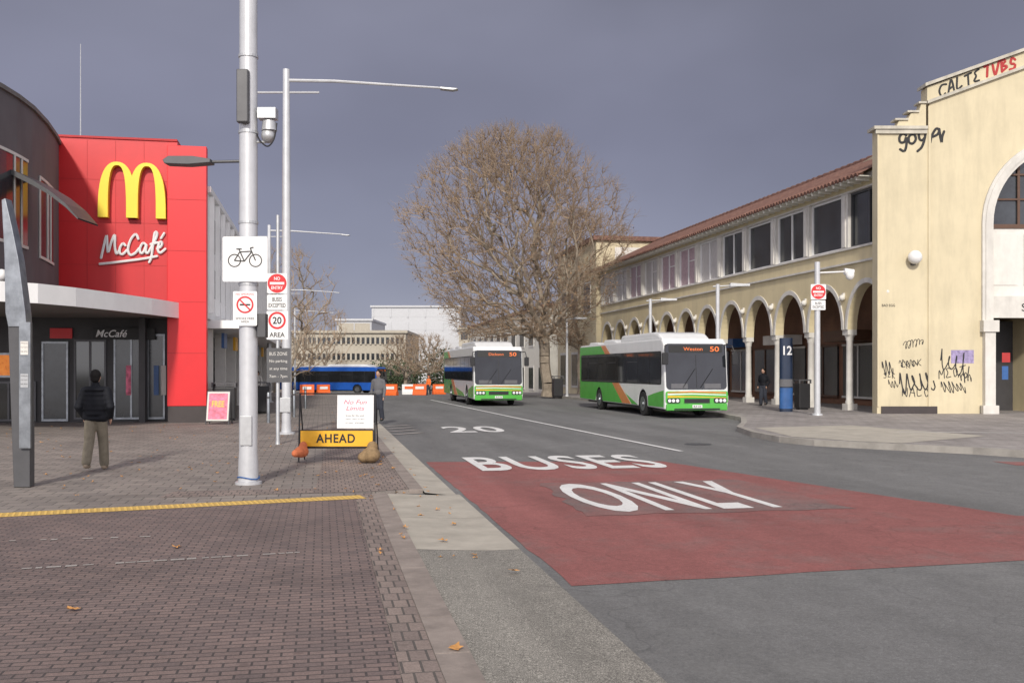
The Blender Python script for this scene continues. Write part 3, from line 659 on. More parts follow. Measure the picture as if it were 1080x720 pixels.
t=block('shop_terrace','plain low building farther along the left side',U0+43,118,-14,-5.5,5.6,'far_beige',roof='soffit')
# ------------------------------------------------------------------ distant offices
def office(name,label,pxa,pxb,Y,h,depth,m,floors,fz0,wm='glass2',bay=1.6,zb=-1.1,wa=.3,wb=.85,fin=.18):
    x0,x1=(pxa-540)*Y/1050,(pxb-540)*Y/1050
    t=thing(name,label,'building',(x0,Y,zb),0); w=x1-x0
    mb=MB(); mb.box(0,w,0,depth,0,h); mb.box(-.3,w+.3,-.4,depth,h,h+.4); mb.build('wall',m,t)
    fh=(h-fz0)/floors
    for k in range(floors):
        z=fz0+fh*k; mb=MB(); mb.box(.2,w-.2,-.03,-.004,z+fh*wa,z+fh*wb); f=mb.build('window',wm,t)
        mb=MB(); n=int(w/bay)
        for i in range(n+1): x=.2+(w-.5)*i/n; mb.box(x,x+fin,-.22,-.031,z+fh*(wa-.05),z+fh*(wb+.05))
        mb.build('fin',m,f)
    return t
office('office_building','low beige office with rows of window fins at the end of the street',296,428,150,8.4,20,'far_beige',3,1.2,bay=.75,wa=.32,wb=.72,fin=.28)
office('office_building','pale stepped office tower block rising left of the bare tree',392,486,230,17.3,30,'far_white',5,2,'far_white',4,fin=.3)
office('office_building','small grey roofed block between the beige office and the pale tower',355,392,190,12.2,20,'far_white',3,3,'far_beige',3)
office('office_building','brown building far behind the white and green bus',484,620,200,11,20,'far_beige',3,2)
# ------------------------------------------------------------------ trees
def tree(label,loc,H,R,z0,N,seed,ntw=6,leafn=3000,off=(0,0),cat='tree',r0=.0125,group=None,evergreen=False,rk=.42,rot=None,tw=.011):
    g=np.random.default_rng(seed)
    t=thing('plane_tree' if not evergreen else 'evergreen_tree',label,cat,loc,g.uniform(0,6) if rot is None else rot,group)
    nodes=[(0,0,0)];par=[-1];nt_=int(z0*1.3/.5)
    for i in range(1,nt_+1): nodes.append((off[0]*.15*(i/nt_)**1.5+.05*math.sin(i),off[1]*.15*i/nt_+.05*math.cos(i*1.7),z0*1.15*i/nt_)); par.append(i-1)
    tt=g.uniform(0,1,N)**.9; prof=np.clip(np.sin(np.pi*(tt*.85+.09)),0,1)**.62
    lob=g.uniform(0,6.28,4)
    an=g.uniform(0,2*np.pi,N); wob=1+.09*np.sin(an*3+lob[0]+tt*3)+.06*np.sin(an*5+lob[1]-tt*7)
    rd=R*prof*wob*np.sqrt(g.uniform(0.02,1,N))
    pts=np.stack([rd*np.cos(an)+off[0],rd*np.sin(an)+off[1],z0+(H-z0)*tt*(1+.03*np.sin(an*4+lob[2]))],1)
    fork=np.array(nodes[-1]); d=np.linalg.norm(pts-fork,axis=1); pts=pts[np.argsort(d)]
    A=np.zeros((len(nodes)+N,3)); A[:len(nodes)]=nodes; PL=np.zeros(len(A)); n=len(nodes)
    for i in range(1,n): PL[i]=PL[i-1]+np.linalg.norm(A[i]-A[i-1])
    s0=max(1,nt_-2)
    for p in pts:
        dd=np.linalg.norm(A[s0:n]-p,axis=1); c=dd+.42*PL[s0:n]+np.where(A[s0:n,2]>p[2]+.3,1.0,0)
        j=int(np.argmin(c))+s0; A[n]=p; PL[n]=PL[j]+dd[j-s0]; par.append(j); n+=1
    cnt=np.ones(n)
    for i in range(n-1,0,-1): cnt[par[i]]+=cnt[i]
    rad=r0*cnt**rk
    tr=MB();cr=MB()
    for i in range(1,n):
        j=par[i]; ra,rb=min(rad[j],rad[i]*1.35),rad[i]
        if i<=nt_: ra=rad[j]*(1.25 if j==0 else 1)
        a=Vector(A[j]);b=Vector(A[i]); L=(b-a).length
        m_=(a+b)/2+Vector(g.normal(0,.06*L,3))+Vector((0,0,.05*L))
        if i<=nt_: m_=(a+b)/2
        if rb>.045: tr.tube(a,m_,ra,(ra+rb)/2,8,False); tr.tube(m_,b,(ra+rb)/2,rb,8,False)
        else: cr.tube(a,m_,ra,(ra+rb)/2,3,False); cr.tube(m_,b,(ra+rb)/2,rb,3,False)
    ctr=Vector((off[0],off[1],z0+(H-z0)*.25))
    for i in range(nt_+1,n):
        if cnt[i]>25: continue
        p=Vector(A[i])
        for k in range(ntw):
            dr_=((p-ctr).normalized()*.8+Vector(g.normal(0,.55,3))+Vector((0,0,.4))).normalized(); l=g.uniform(.35,1.05)*(H/18)**.5
            q=p+dr_*l*.55; cr.tube(p,q,tw,tw*.75,3,False); q2=q+(dr_+Vector(g.normal(0,.35,3))).normalized()*l*.5; cr.tube(q,q2,tw*.75,tw*.35,3,False)
    cr.mi=1
    for i in g.integers(nt_+1,n,leafn):
        if A[i][2]>z0+(H-z0)*g.uniform(.1,1.2): continue
        p=Vector(A[i])+Vector(g.normal(0,.35,3)); s=g.uniform(.05,.1) if not evergreen else g.uniform(.12,.25); u=Vector(g.normal(0,1,3)).normalized(); w=u.orthogonal().normalized()
        cr.flat([p-u*s,p+w*s*.6,p+u*s,p-w*s*.6])
    tr.build('trunk','bark',t,smooth=True,recalc=False)
    cr.build('crown',['twig','evergreen' if evergreen else 'dryleaf'],t,recalc=False)
    return t
tb=AT(577,66); tree('big bare plane tree with a broad pale crown behind the buses',onz(tb,.05),17.2,7.3,3.9,2900,11,7,5500,off=(-2.2,0),rot=0,tw=.0105)
tree('bare plane tree beside the arcade wall right of the big one',onz(AT(612,82),.05),14.8,5.2,4.0,1100,12,6,2500,rot=0,tw=.010)
far=[('thin bare tree above the low building on the left',306,100,14.5,5.5,13),('bare tree at the street end just right of the lamp arms',335,135,12,5,14),('small bare tree in front of the pale tower block',428,125,7.0,3.5,15),('small bare tree immediately left of the rear white bus',452,115,6.5,3.2,16),('bare tree rising over the shops far up the left side',290,120,15,5,17)]
for lab,px,Y,H,R,sd in far:
    tree(lab,onz(AT(px,Y)),H,R,2.2,380,sd,5,300,r0=.02,group='bare trees at the end of the street',rk=.4)
tree('dark evergreen beside the white bus at the street end',onz(AT(470,140)),5.5,4,.8,250,21,2,3500,evergreen=True)
tree('dark evergreen hedge tree under the beige office',onz(AT(415,146)),4.2,4.5,.6,250,22,2,3500,evergreen=True)
# ------------------------------------------------------------------ buses
def bus(label,loc,rz,col=('bus_white','bus_green'),dest='Watson',num='50',group=None,blue=False,full=True):
    t=thing('city_bus',label,'bus',loc,rz,group); L=12.4
    def arcp(yc): return [(yc+.56*math.cos(math.radians(a)),.47+.56*math.sin(math.radians(a))) for a in range(190,-11,-20)]
    front=arcp(2.6);rear=arcp(8.9)
    pts=[(.05,.33)]+front+rear+[(L,.40),(L,2.75),(L-.12,2.98),(.4,2.98),(.17,2.8),(.0,1.1),(.0,.5)]
    emi={i:1 for i in range(0,len(front)+len(rear)+1)}
    mb=MB(); mb.prism(pts,-1.25,1.25,'x',emi); mb.build('body',[col[0],'black'],t,bev=.06)
    mb=MB(); mb.box(-.92,.92,.6,L-.4,.28,1.2); mb.build('underbody','black',t)
    sl=math.atan(.17/1.7)
    F=Matrix.Translation((0,0,1.1))@Matrix.Rotation(-sl,4,'X')
    mb=MB(); mb.M=F; mb.prism(rrect(-1.19,1.19,-.02,1.70,.14),-.016,.02,'y'); ws=mb.build('windscreen','glass',t)
    mb=MB(); mb.M=F
    for sx in (-.55,.15): mb.tube((sx,-.035,.05),(sx+.5,-.035,.75),.012,.01,5)
    mb.box(-.01,.01,-.024,-.018,.04,1.28); mb.build('wiper','black',ws)
    for xa,xb in ((-1.0,-.35),(.3,.95)):
        mb=MB(); mb.M=F; mb.box(xa,xb,-.02,-.0165,.02,.2); mb.build('dashboard','grey_cloth',ws)
    mb=MB(); mb.M=F; mb.prism(rrect(-1.05,1.05,1.36,1.64,.06),-.025,-.0165,'y'); ds=mb.build('destination_sign','sign_blk',t)
    def onF(x,z,y=-.03): return F@Vector((x,y,z))
    txt('lettering',dest,.75,.13,'led',ds,onF(-.1,1.5),(pi/2-sl,0,0),bold=.0); txt('lettering',num,.36,.19,'led',ds,onF(.75,1.5),(pi/2-sl,0,0),bold=.01)
    mb=MB(); mb.box(-1.2,1.2,-.06,.1,.30,.55); mb.build('bumper',col[1],t,bev=.03)
    mb=MB(); mb.prism(rrect(-1.22,1.22,.56,1.02,.08),-.03,.02,'y'); pnl=mb.build('front_panel',col[1],t)
    if not blue:
        for (y_,m0,a_,b_) in ((.78,'sign_yel',.07,.02),(.88,'white',.05,.03),(.95,'bus_orange',.03,.05)):
            mb=MB(); mb.prism([(-1.15,y_),(-.2,y_+.02),(1.15,y_-.02),(1.15,y_-.02+b_),(-.2,y_+.03+b_),(-1.15,y_+a_)],-.036,-.031,'y'); mb.build('stripe',m0,pnl)
    mb=MB(); mb.box(-.5,.5,-.05,-.032,.58,.74); mb.build('grille','black',t)
    mb=MB(); mb.box(-.9,.9,-.064,-.0605,.32,.38); mb.build('lower_grille','black',t)
    mb=MB(); mb.box(-.19,.19,-.075,-.061,.40,.51); pl=mb.build('number_plate','white',t); txt('lettering','BUS 538' if not blue else 'BUS 42',.3,.07,'sign_blk',pl,(0,-.078,.455),bold=.01)
    for sx in (-1,1):
        mb=MB(); mb.prism(rrect(min(sx*.66,sx*1.17),max(sx*.66,sx*1.17),.58,.76,.06),-.05,-.02,'y'); h=mb.build('headlight','black',t)
        mb=MB()
        for k in (.77,.93,1.08): mb.disc(sx*k,.67,.062,-.051,14,.015)
        mb.build('lens','lamp',h)
        mb=MB(); mb.path([(sx*1.15,.15,2.75),(sx*1.32,-.2,2.7),(sx*1.36,-.32,2.45)],.022,6); mr=mb.build('mirror_arm','black',t)
        mb=MB(); mb.prism(rrect(sx*1.36-.11,sx*1.36+.11,2.0,2.45,.05),-.40,-.28,'y'); mb.build('mirror','black',mr,bev=.02)
    for sgn in (-1,1):
        def sx(a,b): return (min(sgn*a,sgn*b),max(sgn*a,sgn*b))
        ed=[.42,1.7,3.2,4.7,6.2,7.7,9.2,10.7,12.0]
        a,b=sx(1.2565,1.259); mb=MB(); mb.prism(rrect(.36,12.1,1.26,2.52,.1),a,b,'x'); mb.build('window_band','black',t)
        for i in range(len(ed)-1):
            a,b=sx(1.2595,1.266); mb=MB(); mb.prism(rrect(ed[i]+.025,ed[i+1]-.025,1.3,2.48,.05),a,b,'x'); sw=mb.build('side_window','glass',t)
            if i in (2,4,6): mb=MB(); a,b=sx(1.2662,1.27); mb.box(a,b,ed[i]+.06,ed[i+1]-.06,2.12,2.14); mb.build('window_bar','dkmetal',sw)
        a,b=sx(1.2505,1.255); mb=MB()
        if not blue:
            s0=5.2 if full else 7.2
            mb.prism([(s0,.42),(8.32,.42),(8.36,.6),(8.5,.83),(8.7,.98),(8.9,1.03),(9.1,.98),(9.3,.83),(9.44,.6),(9.48,.42),(L-.08,.45),(L-.08,2.9),(s0+3.4,2.9),(s0+2.6,2.5),(s0+1.6,1.3)],a,b,'x')
            mb.build('rear_livery',col[1],t)
            a,b=sx(1.2505,1.256)
            mb=MB(); mb.prism([(s0-1.1,.42),(s0+.1,.42),(s0+1.7,1.3),(s0+2.7,2.5),(s0+3.4,2.9),(s0+2.7,2.9),(s0+1.9,2.5),(s0+.7,1.3)],a,b,'x'); mb.build('stripe','bus_orange',t)
            a,b=sx(1.2505,1.2545); mb=MB(); mb.prism([(.12,.42),(1.9,.42),(1.95,.8),(1.2,.92),(.12,1.05)],a,b,'x'); mb.build('front_livery',col[1],t)
            mb=MB(); mb.prism([(3.2,.42),(s0-1.2,.42),(s0-.3,.85),(4.0,.62)],a,b,'x'); mb.build('stripe','bus_green',t)
        for yc in (2.6,8.9):
            a,b=sx(.97,1.24); mb=MB(); n=24
            mb.prism([(yc+.48*math.cos(2*pi*i/n),.48+.48*math.sin(2*pi*i/n)) for i in range(n)],a,b,'x'); w=mb.build('wheel','rubber',t,bev=.03)
            a,b=sx(1.24,1.255); mb=MB(); mb.prism([(yc+.28*math.cos(2*pi*i/n),.48+.28*math.sin(2*pi*i/n)) for i in range(n)],a,b,'x'); a,b=sx(1.255,1.29); mb.prism([(yc+.1*math.cos(2*pi*i/12),.48+.1*math.sin(2*pi*i/12)) for i in range(12)],a,b,'x'); mb.build('rim','brushed',w)
    for y0,y1,h in ((1.0,6.6,.31),(6.9,9.3,.20),(9.6,11.8,.14)):
        mb=MB(); mb.prism([(y0,2.97),(y0+.55,2.98+h*.75),(y0+1.1,2.98+h),(y1-.3,2.98+h),(y1,2.97)],-.98,.98,'x'); mb.build('roof_pod','bus_white',t,bev=.09)
    return t
g='white and green city buses in the bus lane'
bus('white and green city bus, the nearer one, beside the arcade',S(35.2,13.72,-.06),TH,dest='Weston',num='50',group=g)
bus('white and green city bus, the farther one, left of the tree',S(49.0,8.65,-.06),TH,dest='Dickson',num='50',group=g,full=False)
p=AT(404,112); u_,v_=uv_of(p); bus('blue city bus crossing at the far end of the street',Vector((p.x,p.y,zg(u_)-.06)),TH+math.radians(62),('bus_blue','bus_blue'),'City','3',blue=True)
# ------------------------------------------------------------------ lamp poles
def road_lamp(label,base,H,arm,rad):
    t=thing('street_lamp',label,'street lamp',base,0,'tall street lamps along the left kerb')
    mb=MB(); mb.lathe([(rad*1.9,0),(rad*1.9,.05),(rad*1.15,.06),(rad,.3),(rad*.95,H*.5),(rad*.75,H)],(0,0,0),16); mb.build('pole','pole_w',t,smooth=True)
    mb=MB(); z=H-.35; mb.path([(0,0,z+.05),(arm*.3,0,z+.03),(arm*.7,0,z-.08),(arm,0,z-.16)],[.05,.045,.035,.03],8); mb.tube((-.9,0,z-.28),(.9,0,z-.28),.03,.03,6); mb.build('arm','pole_w',t,smooth=True)
    mb=MB(); mb.prism([(arm-.1,z-.14),(arm+.35,z-.18),(arm+.4,z-.21),(arm+.25,z-.24),(arm-.1,z-.2)],-.1,.1,'y'); mb.build('lamp_head','steel',t,bev=.015)
    mb=MB(); mb.box(-rad-.02,rad+.02,-rad-.03,0,.6,1.0); mb.build('access_panel','steel',t,bev=.01)
    return t
b2=AT(302,27.2); road_lamp('tall pale street lamp, nearest one with a long arm over the road',b2,9.95,4.3,.125)
for px,Y,lab in ((284,54,'pale street lamp second along, beside the left shops'),(306,88,'pale street lamp third along the left kerb'),(311,112,'pale street lamp at the far end of the left kerb')):
    road_lamp(lab,onz(AT(px,Y)),9.6,4.0,.12)
mp_=thing('utility_pole','thick pale metal pole in the foreground carrying bicycle and smoking signs','pole',AT(262,15.3),0)
mb=MB(); mb.lathe([(.2,0),(.2,.04),(.155,.05),(.15,.35),(.14,.5),(.137,5),(.128,12)],(0,0,0),24); mb.build('pole','pole_w',mp_,smooth=True)
mb=MB()
for k in range(12): a=k*pi/6; mb.path([(.165*math.cos(a),.165*math.sin(a),.1+.02*math.sin(k)),(.165*math.cos(a+pi/6),.165*math.sin(a+pi/6),.1+.02*math.sin(k+1))],.012,5)
mb.build('cable_tie','blue_panel',mp_)
K=15.3/1050
def MX(px): return (px-262)*K
def MZ(py): return 1.75+(390-py)*K
mb=MB(); mb.box(MX(254),MX(266),-.26,-.13,MZ(133),MZ(78)); mb.build('junction_box','dkmetal',mp_,bev=.015)
for y in (60,140,235,300):
    mb=MB(); mb.lathe([(.15,-.02),(.15,.02)],(0,0,MZ(y)),20); mb.build('clamp','steel',mp_)
mb=MB(); mb.box(-.09,.09,-.157,-.12,.6,1.05); mb.build('access_panel','steel',mp_,bev=.008)
mb=MB(); mb.path([(0,0,MZ(170)),(MX(215),0,MZ(171))],.025,8); mb.prism([(MX(174),MZ(170)),(MX(180),MZ(166)),(MX(205),MZ(166)),(MX(224),MZ(169)),(MX(224),MZ(173)),(MX(200),MZ(175)),(MX(176),MZ(174))],-.12,.12,'y'); mb.build('lamp_head','dkmetal',mp_,bev=.01)
mb=MB(); mb.tube((0,0,MZ(118)),(MX(283),0,MZ(118)),.025); mb.tube((0,0,MZ(150)),(MX(280),0,MZ(150)),.02); mb.box(MX(273),MX(292),-.1,.1,MZ(126),MZ(115)); mb.tube((MX(284),0,MZ(128)),(MX(284),0,MZ(138)),.1,.12,14); mb.ell((MX(283),0,MZ(143)),(.11,.11,.12)); mb.build('security_camera','steel',mp_,smooth=True)
mb=MB(); mb.path(smoothpts([(MX(270),0,MZ(140)),(MX(276),-.1,MZ(150)),(MX(284),-.1,MZ(156)),(MX(290),-.05,MZ(147)),(MX(292),0,MZ(130))]),.012,6); mb.build('cable','black',mp_)
mb=MB(); mb.box(MX(273),MX(282),-.12,.05,MZ(356),MZ(331)); mb.build('button_box','dkmetal',mp_,bev=.01)
s1=thing('bicycle_sign','white square sign with black bicycle symbol clamped to the thick pole','sign',AT(262,15.3)+Vector((0,-.16,0)),0)
mb=MB(); mb.prism(rrect(MX(238),MX(285),MZ(298),MZ(251),.03),-.008,0,'y'); mb.build('plate','white',s1)
mb=MB(); y=-.0085
xa,xb,zc=MX(250.5),MX(272.5),MZ(276)
for x in (xa,xb): mb.ring(x,zc,.085,.1,y,n=24)
def bar(mb,x0,z0,x1,z1,w,y,th=.004):
    d=Vector((x1-x0,z1-z0));d.normalize();n=Vector((-d.y,d.x))*w/2
    mb.prism([(x0-n.x,z0-n.y),(x1-n.x,z1-n.y),(x1+n.x,z1+n.y),(x0+n.x,z0+n.y)],y-th,y,'y')
zt=zc+.13; xm=(xa+xb)/2-.01; i=0
for A_,B_ in (((xa,zc),(xa+.08,zt)),((xa+.08,zt),(xb-.06,zt+.01)),((xa,zc),(xm,zc-.01)),((xm,zc-.01),(xa+.07,zt+.04)),((xm,zc-.01),(xb-.06,zt)),((xb,zc),(xb-.08,zt+.06)),((xb-.08,zt+.06),(xb-.03,zt+.07)),((xa+.03,zt+.045),(xa+.11,zt+.045))):
    i+=1; bar(mb,*A_,*B_,.016,y-.0004*i)
mb.build('bicycle_symbol','sign_blk',s1)
s2=thing('no_smoking_sign','small white no smoking sign below the bicycle sign on the thick pole','sign',AT(262,15.3)+Vector((0,-.16,0)),0)
mb=MB(); mb.prism(rrect(MX(249),MX(274),MZ(344),MZ(308),.02),-.008,0,'y'); mb.build('plate','white',s2)
mb=MB(); mb.ring(MX(261.5),MZ(322),.105,.13,-.0085,n=28); bar(mb,MX(261.5)-.08,MZ(322)+.08,MX(261.5)+.08,MZ(322)-.08,.02,-.014); mb.build('prohibition_ring','sign_red',s2)
mb=MB(); bar(mb,MX(261.5)-.08,MZ(322),MX(261.5)+.08,MZ(322),.022,-.009); mb.build('cigarette_symbol','sign_blk',s2)
txt('lettering','SMOKE FREE\nAREA',.28,.08,'sign_blk',s2,(MX(261.5),-.0105,MZ(338)),bold=.0)
txt('lettering','NO SMOKING',.28,.03,'sign_red',s2,(MX(261.5),-.0105,MZ(311)),bold=.0)
b3=AT(293,23.5); K3=23.5/1050
sp=thing('sign_post','slim grey post carrying the stacked traffic signs','post',b3,0)
mb=MB(); mb.lathe([(.06,0),(.045,.1),(.04,5.4)],(0,0,0),12); mb.build('post','steel',sp,smooth=True)
def Z3(py): return 1.75+(390-py)*K3
def noentry(name,label,base,K,cx,cy,wpx=20,group=None):
    t=thing(name,label,'sign',base,0,group); Z=lambda py:1.75+(390-py)*K
    w=wpx*K/2; zc=Z(cy)
    mb=MB(); mb.prism(rrect(-w,w,zc-w,zc+w,.03),-.07,-.06,'y'); mb.build('plate','white',t)
    mb=MB(); mb.disc(0,zc,w*.95,-.0705); d_=mb.build('red_disc','sign_red',t)
    mb=MB(); mb.box(-w*.72,w*.72,-.08,-.0755,zc-w*.12,zc+w*.12); mb.build('bar','white',d_)
    txt('lettering','NO',w*.6,w*.34,'white',d_,(0,-.077,zc+w*.48),bold=.02); txt('lettering','ENTRY',w*1.15,w*.32,'white',d_,(0,-.077,zc-w*.45),bold=.02)
    return t
noentry('no_entry_sign','red no entry disc topmost on the slim grey post at left',b3,K3,293,299,21)
def plate(name,label,base,K,px0,px1,py0,py1,cx,m='white'):
    t=thing(name,label,'sign',base,0); mb=MB(); mb.prism(rrect((px0-cx)*K,(px1-cx)*K,1.75+(390-py1)*K,1.75+(390-py0)*K,.02),-.07,-.06,'y'); mb.build('plate',m,t); return t
t=plate('supplementary_sign','white buses excepted plate under the left no entry disc',b3,K3,282.5,303.5,311,327,293); txt('lettering','BUSES\nEXCEPTED',.40,.24,'sign_blk',t,(0,-.074,Z3(319)),bold=.01)
t=plate('speed_sign','white 20 speed limit area sign with red ring on the slim post',b3,K3,282,304.5,328,358,293)
mb=MB(); mb.ring(0,Z3(338),.155,.205,-.0705,n=32); mb.build('red_ring','sign_red',t); txt('lettering','20',.21,.17,'sign_blk',t,(0,-.074,Z3(338)),bold=.02); txt('lettering','AREA',.36,.11,'sign_blk',t,(0,-.074,Z3(353)),bold=.015)
t=plate('notice_plate','dark notice plate lowest on the slim grey post',b3,K3,282,307,367,403,293,'dkmetal')
for i in range(4): txt('lettering',['BUS ZONE','No parking','at any time','7am - 7pm'][i],.42,.08,'offwhite',t,(.03,-.074,Z3(373+8*i)),bold=0)
b4=AT(862,36.75,.08); K4=36.75/1050
t=thing('camera_pole','pale pole with dome camera in front of the arcade at right','pole',b4,0)
mb=MB(); mb.lathe([(.2,0),(.19,.05),(.12,.08),(.11,.5),(.1,5.65)],(0,0,0),16); mb.build('pole','pole_w',t,smooth=True)
mb=MB(); mb.tube((0,0,5.25),(1.15,0,5.3),.03); mb.ell((1.2,0,5.18),(.16,.16,.2)); mb.tube((1.0,0,5.3),(1.35,0,5.3),.13,.08,10); mb.build('dome_camera','white',t,smooth=True)
noentry('no_entry_sign','red no entry disc on the pale camera pole before the arcade',b4-Vector((0,.06,.08)),K4,862,308,16)
t=plate('supplementary_sign','white buses excepted plate on the pale camera pole',b4-Vector((0,.06,.08)),K4,855,870,317,327,862.5); txt('lettering','BUSES\nEXCEPTED',.42,.24,'sign_blk',t,(0,-.074,1.75+(390-322)*K4),bold=.01)
g='short lamp posts along the bus stop kerb'
for px,Y,lab in ((757,41,'short pale lamp post directly behind the nearer bus front'),(686,49.5,'short pale lamp post rising over the middle of the nearer bus'),(598,66,'short pale lamp post just right of the big tree trunk')):
    t=thing('lamp_post',lab,'street lamp',onz(AT(px,Y),.08),0,g)
    mb=MB(); mb.lathe([(.15,0),(.14,.05),(.09,.08),(.08,5.2)],(0,0,0),12); mb.build('pole','pole_w',t,smooth=True)
    mb=MB(); mb.tube((-.2,0,5.1),(.75,0,5.15),.03); mb.prism([(.5,5.1),(1.3,5.12),(1.3,5.2),(.5,5.24)],-.12,.12,'y'); mb.build('lamp_head','steel',t)
b5=AT(829,40,.08); t=thing('bus_stop_pillar','dark blue bus stop pillar numbered 12 beside the nearer bus','bus stop',b5,.1)
mb=MB(); mb.prism([(.27*math.cos(2*pi*k/28),.17*math.sin(2*pi*k/28)) for k in range(28)],0,2.95,'z'); mb.build('body','navy',t,smooth=True)
mb=MB(); mb.prism([(.275*math.cos(2*pi*k/28),.175*math.sin(2*pi*k/28)) for k in range(28)],0.12,.95,'z'); mb.build('lower_band','blue_panel',t,smooth=True)
mb=MB(); mb.prism([(.276*math.cos(2*pi*k/28),.176*math.sin(2*pi*k/28)) for k in range(28)],1.0,1.3,'z'); mb.build('timetable','grey_cloth',t,smooth=True)
txt('lettering','12',.36,.36,'white',t,(0,-.18,2.45),bold=.02)
# ------------------------------------------------------------------ steel blade post (left)
K6=14.9/1050; t=thing('steel_blade_post','tapering steel blade post at the left edge beside the walking man','post',AT(24,14.9),0)
def Q(px,py): return ((px-24)*K6,1.75+(390-py)*K6)
mb=MB(); mb.prism([Q(11,340),Q(17,513),Q(34,513),Q(34,460),Q(32,340)],-.08,.08,'y'); mb.build('base_post','dkmetal',t,bev=.01)
mb=MB(); mb.prism([Q(5,212),Q(9,210),Q(16,240),Q(23,275),Q(30,330),Q(31,345),Q(12,345),Q(9,330),Q(8,270)],-.1,.1,'y'); mb.build('blade','brushed',t,bev=.01)
mb=MB(); mb.box(Q(25,0)[0],Q(37,0)[0],-.15,-.102,Q(0,472)[1],Q(0,340)[1]); p=mb.build('panel','brushed',t,bev=.008)
for i in range(2):
    mb=MB(); z=Q(0,365+34*i)[1]; mb.box(Q(27,0)[0],Q(35,0)[0],-.157,-.151,z-.13,z+.07); s_=mb.build('sticker',['offwhite','steel'][i],p)
    for k in range(3): txt('lettering',['Walking map','City Centre','Info 24 hr'][k],.1,.02,'sign_blk',p,(Q(31,0)[0],-.159,z+.04-.06*k),bold=0)
mb=MB(); mb.ell((Q(2,0)[0],0,Q(0,290)[1]),.09); mb.tube((Q(2,0)[0],0,Q(0,290)[1]),(Q(12,0)[0],0,Q(0,296)[1]),.02); mb.build('round_lamp','white',t,smooth=True)
# ------------------------------------------------------------------ AHEAD sign
K7=18.9/1050; ab=AT(354,18.9); t=thing('roadwork_sign','black framed folding sign with yellow AHEAD panel on the footpath edge','sign',ab,0)
def A7(px): return (px-354)*K7
def B7(py): return 1.75+(390-py)*K7
mb=MB()
for x in (A7(315),A7(395)): mb.tube((x,0,0),(x,.12,B7(415)),.016,.016,8); mb.tube((x,.55,0),(x,.12,B7(415)),.014,.014,8)
for z,yy in ((B7(415),.12),(B7(472),.03)): mb.tube((A7(315),yy,z),(A7(395),yy,z),.014,.014,8)
mb.build('frame','black',t,smooth=True)
mb=MB(); mb.box(A7(316),A7(394),.0,.03,B7(471.5),B7(453)); p=mb.build('lower_panel','sign_blk',t)
mb=MB(); mb.box(A7(317),A7(393),-.007,-.001,B7(470.5),B7(454)); mb.build('yellow_face','sign_yel',p)
txt('lettering','AHEAD',.74,.17,'sign_blk',p,(0,-.012,B7(462)),bold=.025,space=1.12)
R8=Matrix.Rotation(-.08,4,'X')
mb=MB(); mb.M=R8; mb.box(A7(355),A7(393.5),-.01,.0,B7(451.5),B7(416.5)); p=mb.build('poster','white',t)
txt('lettering','No Fun\nLimits',.44,.2,'pink',p,R8@Vector((A7(374),-.015,B7(427))),(pi/2-.08,0,0),bold=.0,shear=.3)
for i in range(3):
    txt('lettering',['Street fair this week','Open 10am to 4pm','City Walk'][i],.36,.03,'sign_blk',p,R8@Vector((A7(374),-.014,B7(438+4*i))),(pi/2-.08,0,0),bold=0)
def sack(label,base,m,s):
    mb=MB(); mb.ell((0,0,.13*s),(.16*s,.2*s,.13*s),14,10); mb.ell((.03,.02,.26*s),(.09*s,.11*s,.10*s),12,8); mb.ell((-.1*s,-.05,.1*s),(.11*s,.13*s,.09*s))
    o=mb.build('sandbag',m); o.location=base; rm=o.modifiers.new('r','REMESH'); rm.mode='VOXEL'; rm.voxel_size=.02; rm.use_smooth_shade=True
    return tag(o,label,'sandbag')
sack('orange sandbag slung on the left leg of the AHEAD sign',AT(318,18.75,.10),'sack_o',.85); sack('brown sandbag at the right foot of the AHEAD sign',AT(391,18.75),'sack',1.15)
# ------------------------------------------------------------------ footpath furniture
t=thing('poster_stand','small a-frame board with pink poster beside the red pillar','poster stand',AT(231,32.2),.05)
mb=MB(); mb.tube((-.36,0,1.05),(.36,0,1.05),.02)
for x in (-.36,.36): mb.tube((x,-.25,0),(x,0,1.05),.02); mb.tube((x,.25,0),(x,0,1.05),.02)
mb.build('frame','dkmetal',t)
B9=Matrix.Translation((0,-.255,.02))@Matrix.Rotation(-.235,4,'X')
mb=MB(); mb.M=B9; mb.box(-.35,.35,-.01,.01,.1,1.05); p=mb.build('board','offwhite',t)
mb=MB(); mb.M=B9; mb.box(-.3,.3,-.016,-.011,.15,1.0); mb.build('poster','pink',p)
txt('lettering','FREE',.4,.2,'sign_yel',p,B9@Vector((0,-.02,.65)),(pi/2-.235,0,0),bold=.03)
def bin_(label,base,w,h,g=None):
    t=thing('litter_bin',label,'bin',base,TH,g); mb=MB(); mb.box(-w/2,w/2,-w/2,w/2,.06,h); mb.box(-w/2+.05,w/2-.05,-w/2+.05,w/2-.05,0,.06); mb.build('body','black',t,bev=.03)
    mb=MB(); mb.box(-w/2-.03,w/2+.03,-w/2-.03,w/2+.03,h+.12,h+.17); 
    for x in (-1,1):
        for y in (-1,1): mb.box(x*w/2-.03,x*w/2+.03,y*w/2-.03,y*w/2+.03,h,h+.12)
    mb.build('lid','dkmetal',t)
bin_('dark litter bin behind the pink poster stand',AT(237,34.5),.75,1.15); bin_('dark litter bin under the shop canopy left of the tall lamp',AT(276,40),.6,1.1); bin_('small dark bin near the arcade, right of the pillar numbered 12',AT(846,42,.08),.5,1.1)
bin_('dark bin at the trunk of the big bare tree',AT(588,64,.0),.6,1.2)
